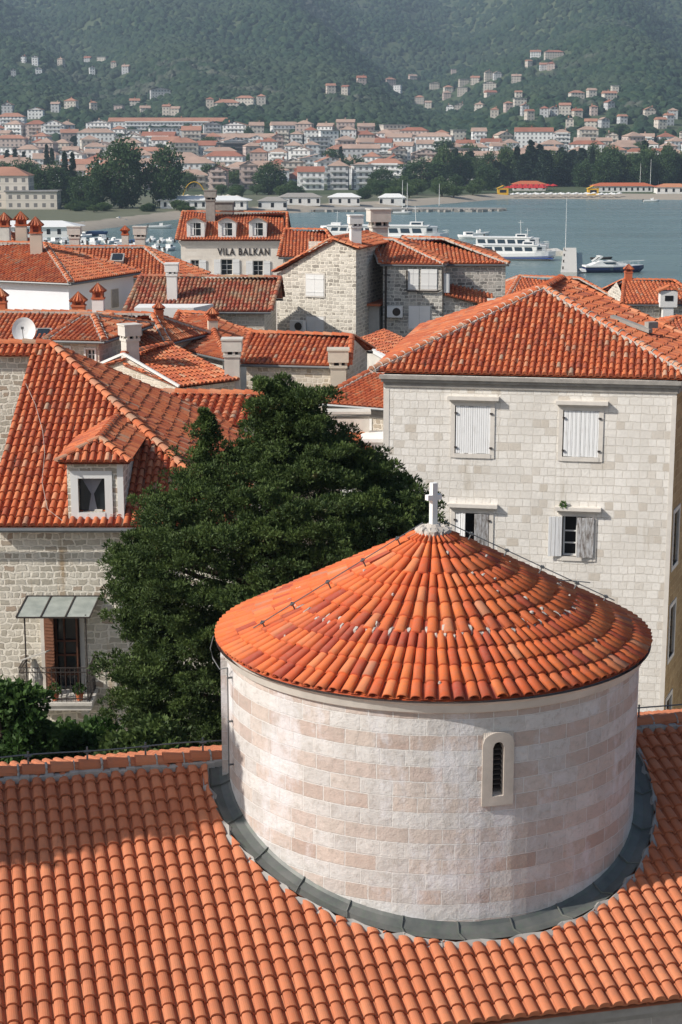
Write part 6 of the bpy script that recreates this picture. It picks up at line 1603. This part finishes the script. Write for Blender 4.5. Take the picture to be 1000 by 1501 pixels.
# ================================================================== FAR TREES
def treeproto(name, kind, seed):
    g = np.random.default_rng(seed); r = empty(name, (0,0,0), 'x', 'tree'); m = MB()
    if kind == 'broad':
        n = 90; d = unit(g.normal(size=(n, 3))); c = d*np.array([3.6, 3.6, 4.7])*g.uniform(.45, 1, (n, 1))**.6+np.array([0, 0, 4.9]); c = c[c[:,2] > .7]; rd = g.uniform(.7, 1.3, len(c)); mat = 'treeleaf'; per = 60; m.tube([(0,0,-.5), (0,0,3), (.2,0,6.5)], [.35, .28, .12], 7)
        for i in range(7): m.tube([(0,0,2.5+i*.4), tuple(c[i]*.6+np.array([0,0,1.5])), tuple(c[i])], [.16, .1, .04], 5)
    elif kind == 'light':
        n = 70; d = unit(g.normal(size=(n, 3))); c = d*np.array([3.8, 3.8, 2.8])*g.uniform(.4, 1, (n, 1))**.6+np.array([0, 0, 4.6]); c = c[c[:,2] > 1.2]; rd = g.uniform(.7, 1.2, len(c)); mat = 'lightleaf'; per = 55; m.tube([(0,0,-.5), (0,0,3), (.2,0,5)], [.3, .25, .1], 7)
    elif kind == 'cypress':
        z = g.uniform(.6, 11, 80); rr = 1.25*np.clip(1-(z/11.6)**2.2, .05, 1); a = g.uniform(0, 6.28, 80); c = np.stack([np.cos(a)*rr*.7, np.sin(a)*rr*.7, z], 1); rd = np.clip(rr*.55, .22, .7); mat = 'darkleaf'; per = 45; m.tube([(0,0,-.5), (0,0,9)], [.2, .05], 6)
    else:  # dark conifer
        z = g.uniform(1.0, 11.5, 110); rr = 3.0*np.clip(1-(z/12.2)**1.5, .05, 1)*g.uniform(.6, 1, 110); a = g.uniform(0, 6.28, 110); c = np.stack([np.cos(a)*rr, np.sin(a)*rr, z], 1); rd = np.clip(.35+rr*.22, .3, 1.); mat = 'darkleaf'; per = 50; m.tube([(0,0,-.5), (0,0,10)], [.3, .06], 6)
    P_, A_, S_, T_ = sprays(g, c, rd, per, .55, .17, .2, (.5, 1.05), 1, .85, .8)
    leafobj('crown', M[mat], r, P_, A_, S_, T_); m.build('trunk', M['bark'], r, uv=False, local=True); return r
PT = {k_: [treeproto({'broad': 'broadleaf_tree', 'light': 'broadleaf_tree', 'cypress': 'cypress_tree', 'conifer': 'conifer_tree'}[k_], k_, 40+i*7+j) for j in range(2)] for i, k_ in enumerate(['broad', 'light', 'cypress', 'conifer'])}
used = set(); tcount = {}; treelist = []
fr_ = random.Random(77)
# (px of trunk, py of foot, height px, width px, kind)
TL = [(178, 305, 98, 92, 'broad'), (244, 305, 88, 62, 'broad'), (142, 306, 60, 40, 'broad'), (12, 262, 42, 12, 'cypress'), (24, 262, 44, 12, 'cypress'), (36, 262, 40, 12, 'cypress'), (97, 298, 76, 14, 'cypress'), (108, 298, 74, 14, 'cypress'), (78, 275, 58, 11, 'cypress'), (70, 272, 60, 11, 'cypress'),
 (60, 300, 55, 46, 'broad'), (85, 300, 60, 46, 'broad'), (120, 304, 50, 44, 'broad'), (25, 290, 52, 50, 'broad'), (45, 290, 55, 45, 'broad'), (5, 290, 50, 45, 'broad'),
 (310, 272, 34, 56, 'light'), (345, 276, 26, 30, 'light'), (395, 285, 46, 56, 'broad'), (275, 280, 28, 34, 'light'), (487, 262, 42, 46, 'broad'), (520, 268, 38, 36, 'broad'), (500, 255, 40, 10, 'cypress'), (508, 240, 24, 12, 'conifer'),
 (620, 276, 42, 84, 'broad'), (560, 280, 34, 44, 'broad'), (590, 285, 26, 36, 'light'), (650, 240, 36, 40, 'broad'), (688, 246, 34, 40, 'light'), (715, 279, 36, 44, 'broad'), (700, 283, 22, 28, 'light'), (648, 300-12, 22, 40, 'light'), (600, 290, 18, 30, 'light'), (665, 290, 18, 30, 'light')]
for i in range(30):
    x = 640+i*12.4+fr_.uniform(-4, 4); TL.append((x, fr_.uniform(266, 274), fr_.uniform(36, 58), fr_.uniform(30, 46), fr_.choice(['conifer', 'broad', 'broad', 'conifer', 'light'])))
for x, h_ in ((777, 66), (790, 60), (822, 56), (867, 58), (886, 44), (832, 44), (944, 66), (934, 40), (904, 46), (805, 52), (757, 58)): TL.append((x, 272, h_, 16 if h_ < 60 else 20, 'cypress' if x not in (867,) else 'conifer'))
for i in range(6): x = 560+i*28+fr_.uniform(-8, 8); TL.append((x, fr_.uniform(283, 287), fr_.uniform(16, 28), fr_.uniform(26, 40), fr_.choice(['light', 'broad'])))
for i in range(12): x = 860+i*13+fr_.uniform(-4, 4); TL.append((x, fr_.uniform(270, 275), fr_.uniform(34, 56), fr_.uniform(34, 50), fr_.choice(['broad', 'light'])))
for i in range(80): TL.append((fr_.uniform(-5, 1005), fr_.uniform(188, 250), fr_.uniform(12, 22), fr_.uniform(16, 30), fr_.choice(['broad', 'light', 'conifer'])))
for i in range(16): TL.append((fr_.uniform(95, 275), fr_.uniform(306, 311), fr_.uniform(9, 16), fr_.uniform(18, 32), fr_.choice(['broad', 'light'])))
for i in range(14): TL.append((fr_.uniform(270, 600), fr_.uniform(282, 296), fr_.uniform(12, 20), fr_.uniform(20, 34), fr_.choice(['broad', 'light'])))
TL.sort()
base = {'broad': (9.6, 8.8), 'light': (7.6, 9.0), 'cypress': (11.4, 2.8), 'conifer': (12., 6.6)}
desc = {'broad': 'full round green tree', 'light': 'pale green spreading tree', 'cypress': 'slim dark cypress', 'conifer': 'dark pointed conifer'}
for i, (x, y, h_, w_, kd) in enumerate(TL):
    j = fr_.randrange(2); key = (kd, j); o = PT[kd][j] if key not in used else copy_tree(PT[kd][j]); used.add(key)
    q = hit(x, y, 560); s = q.y*cp/F; o.location = q-V(0, 0, .2); bz, bw = base[kd]; o.scale = (w_*s/bw, w_*s/bw, h_*s/bz); o.rotation_euler = (0, 0, fr_.uniform(0, 6.28))
    tcount[kd] = tcount.get(kd, 0)+1
    o['label'] = f'{desc[kd]} across the bay, {ordn(tcount[kd])} of its kind from the left'; o['group'] = f'{desc[kd]}s across the bay'; 
for kd in PT:
    for j, o in enumerate(PT[kd]):
        if (kd, j) not in used:
            for c in KIDS.get(o.name, []): bpy.data.objects.remove(c)
            bpy.data.objects.remove(o)

# ================================================================== render settings
sc.render.engine = 'CYCLES'
sc.view_settings.view_transform = 'Standard'; sc.view_settings.look = 'None'; sc.view_settings.exposure = 0.12; sc.view_settings.gamma = 1
sc.cycles.max_bounces = 6; sc.cycles.transparent_max_bounces = 6; sc.cycles.volume_bounces = 0
print('objects', len(bpy.data.objects), 'faces', sum(len(m_.polygons) for m_ in bpy.data.meshes))
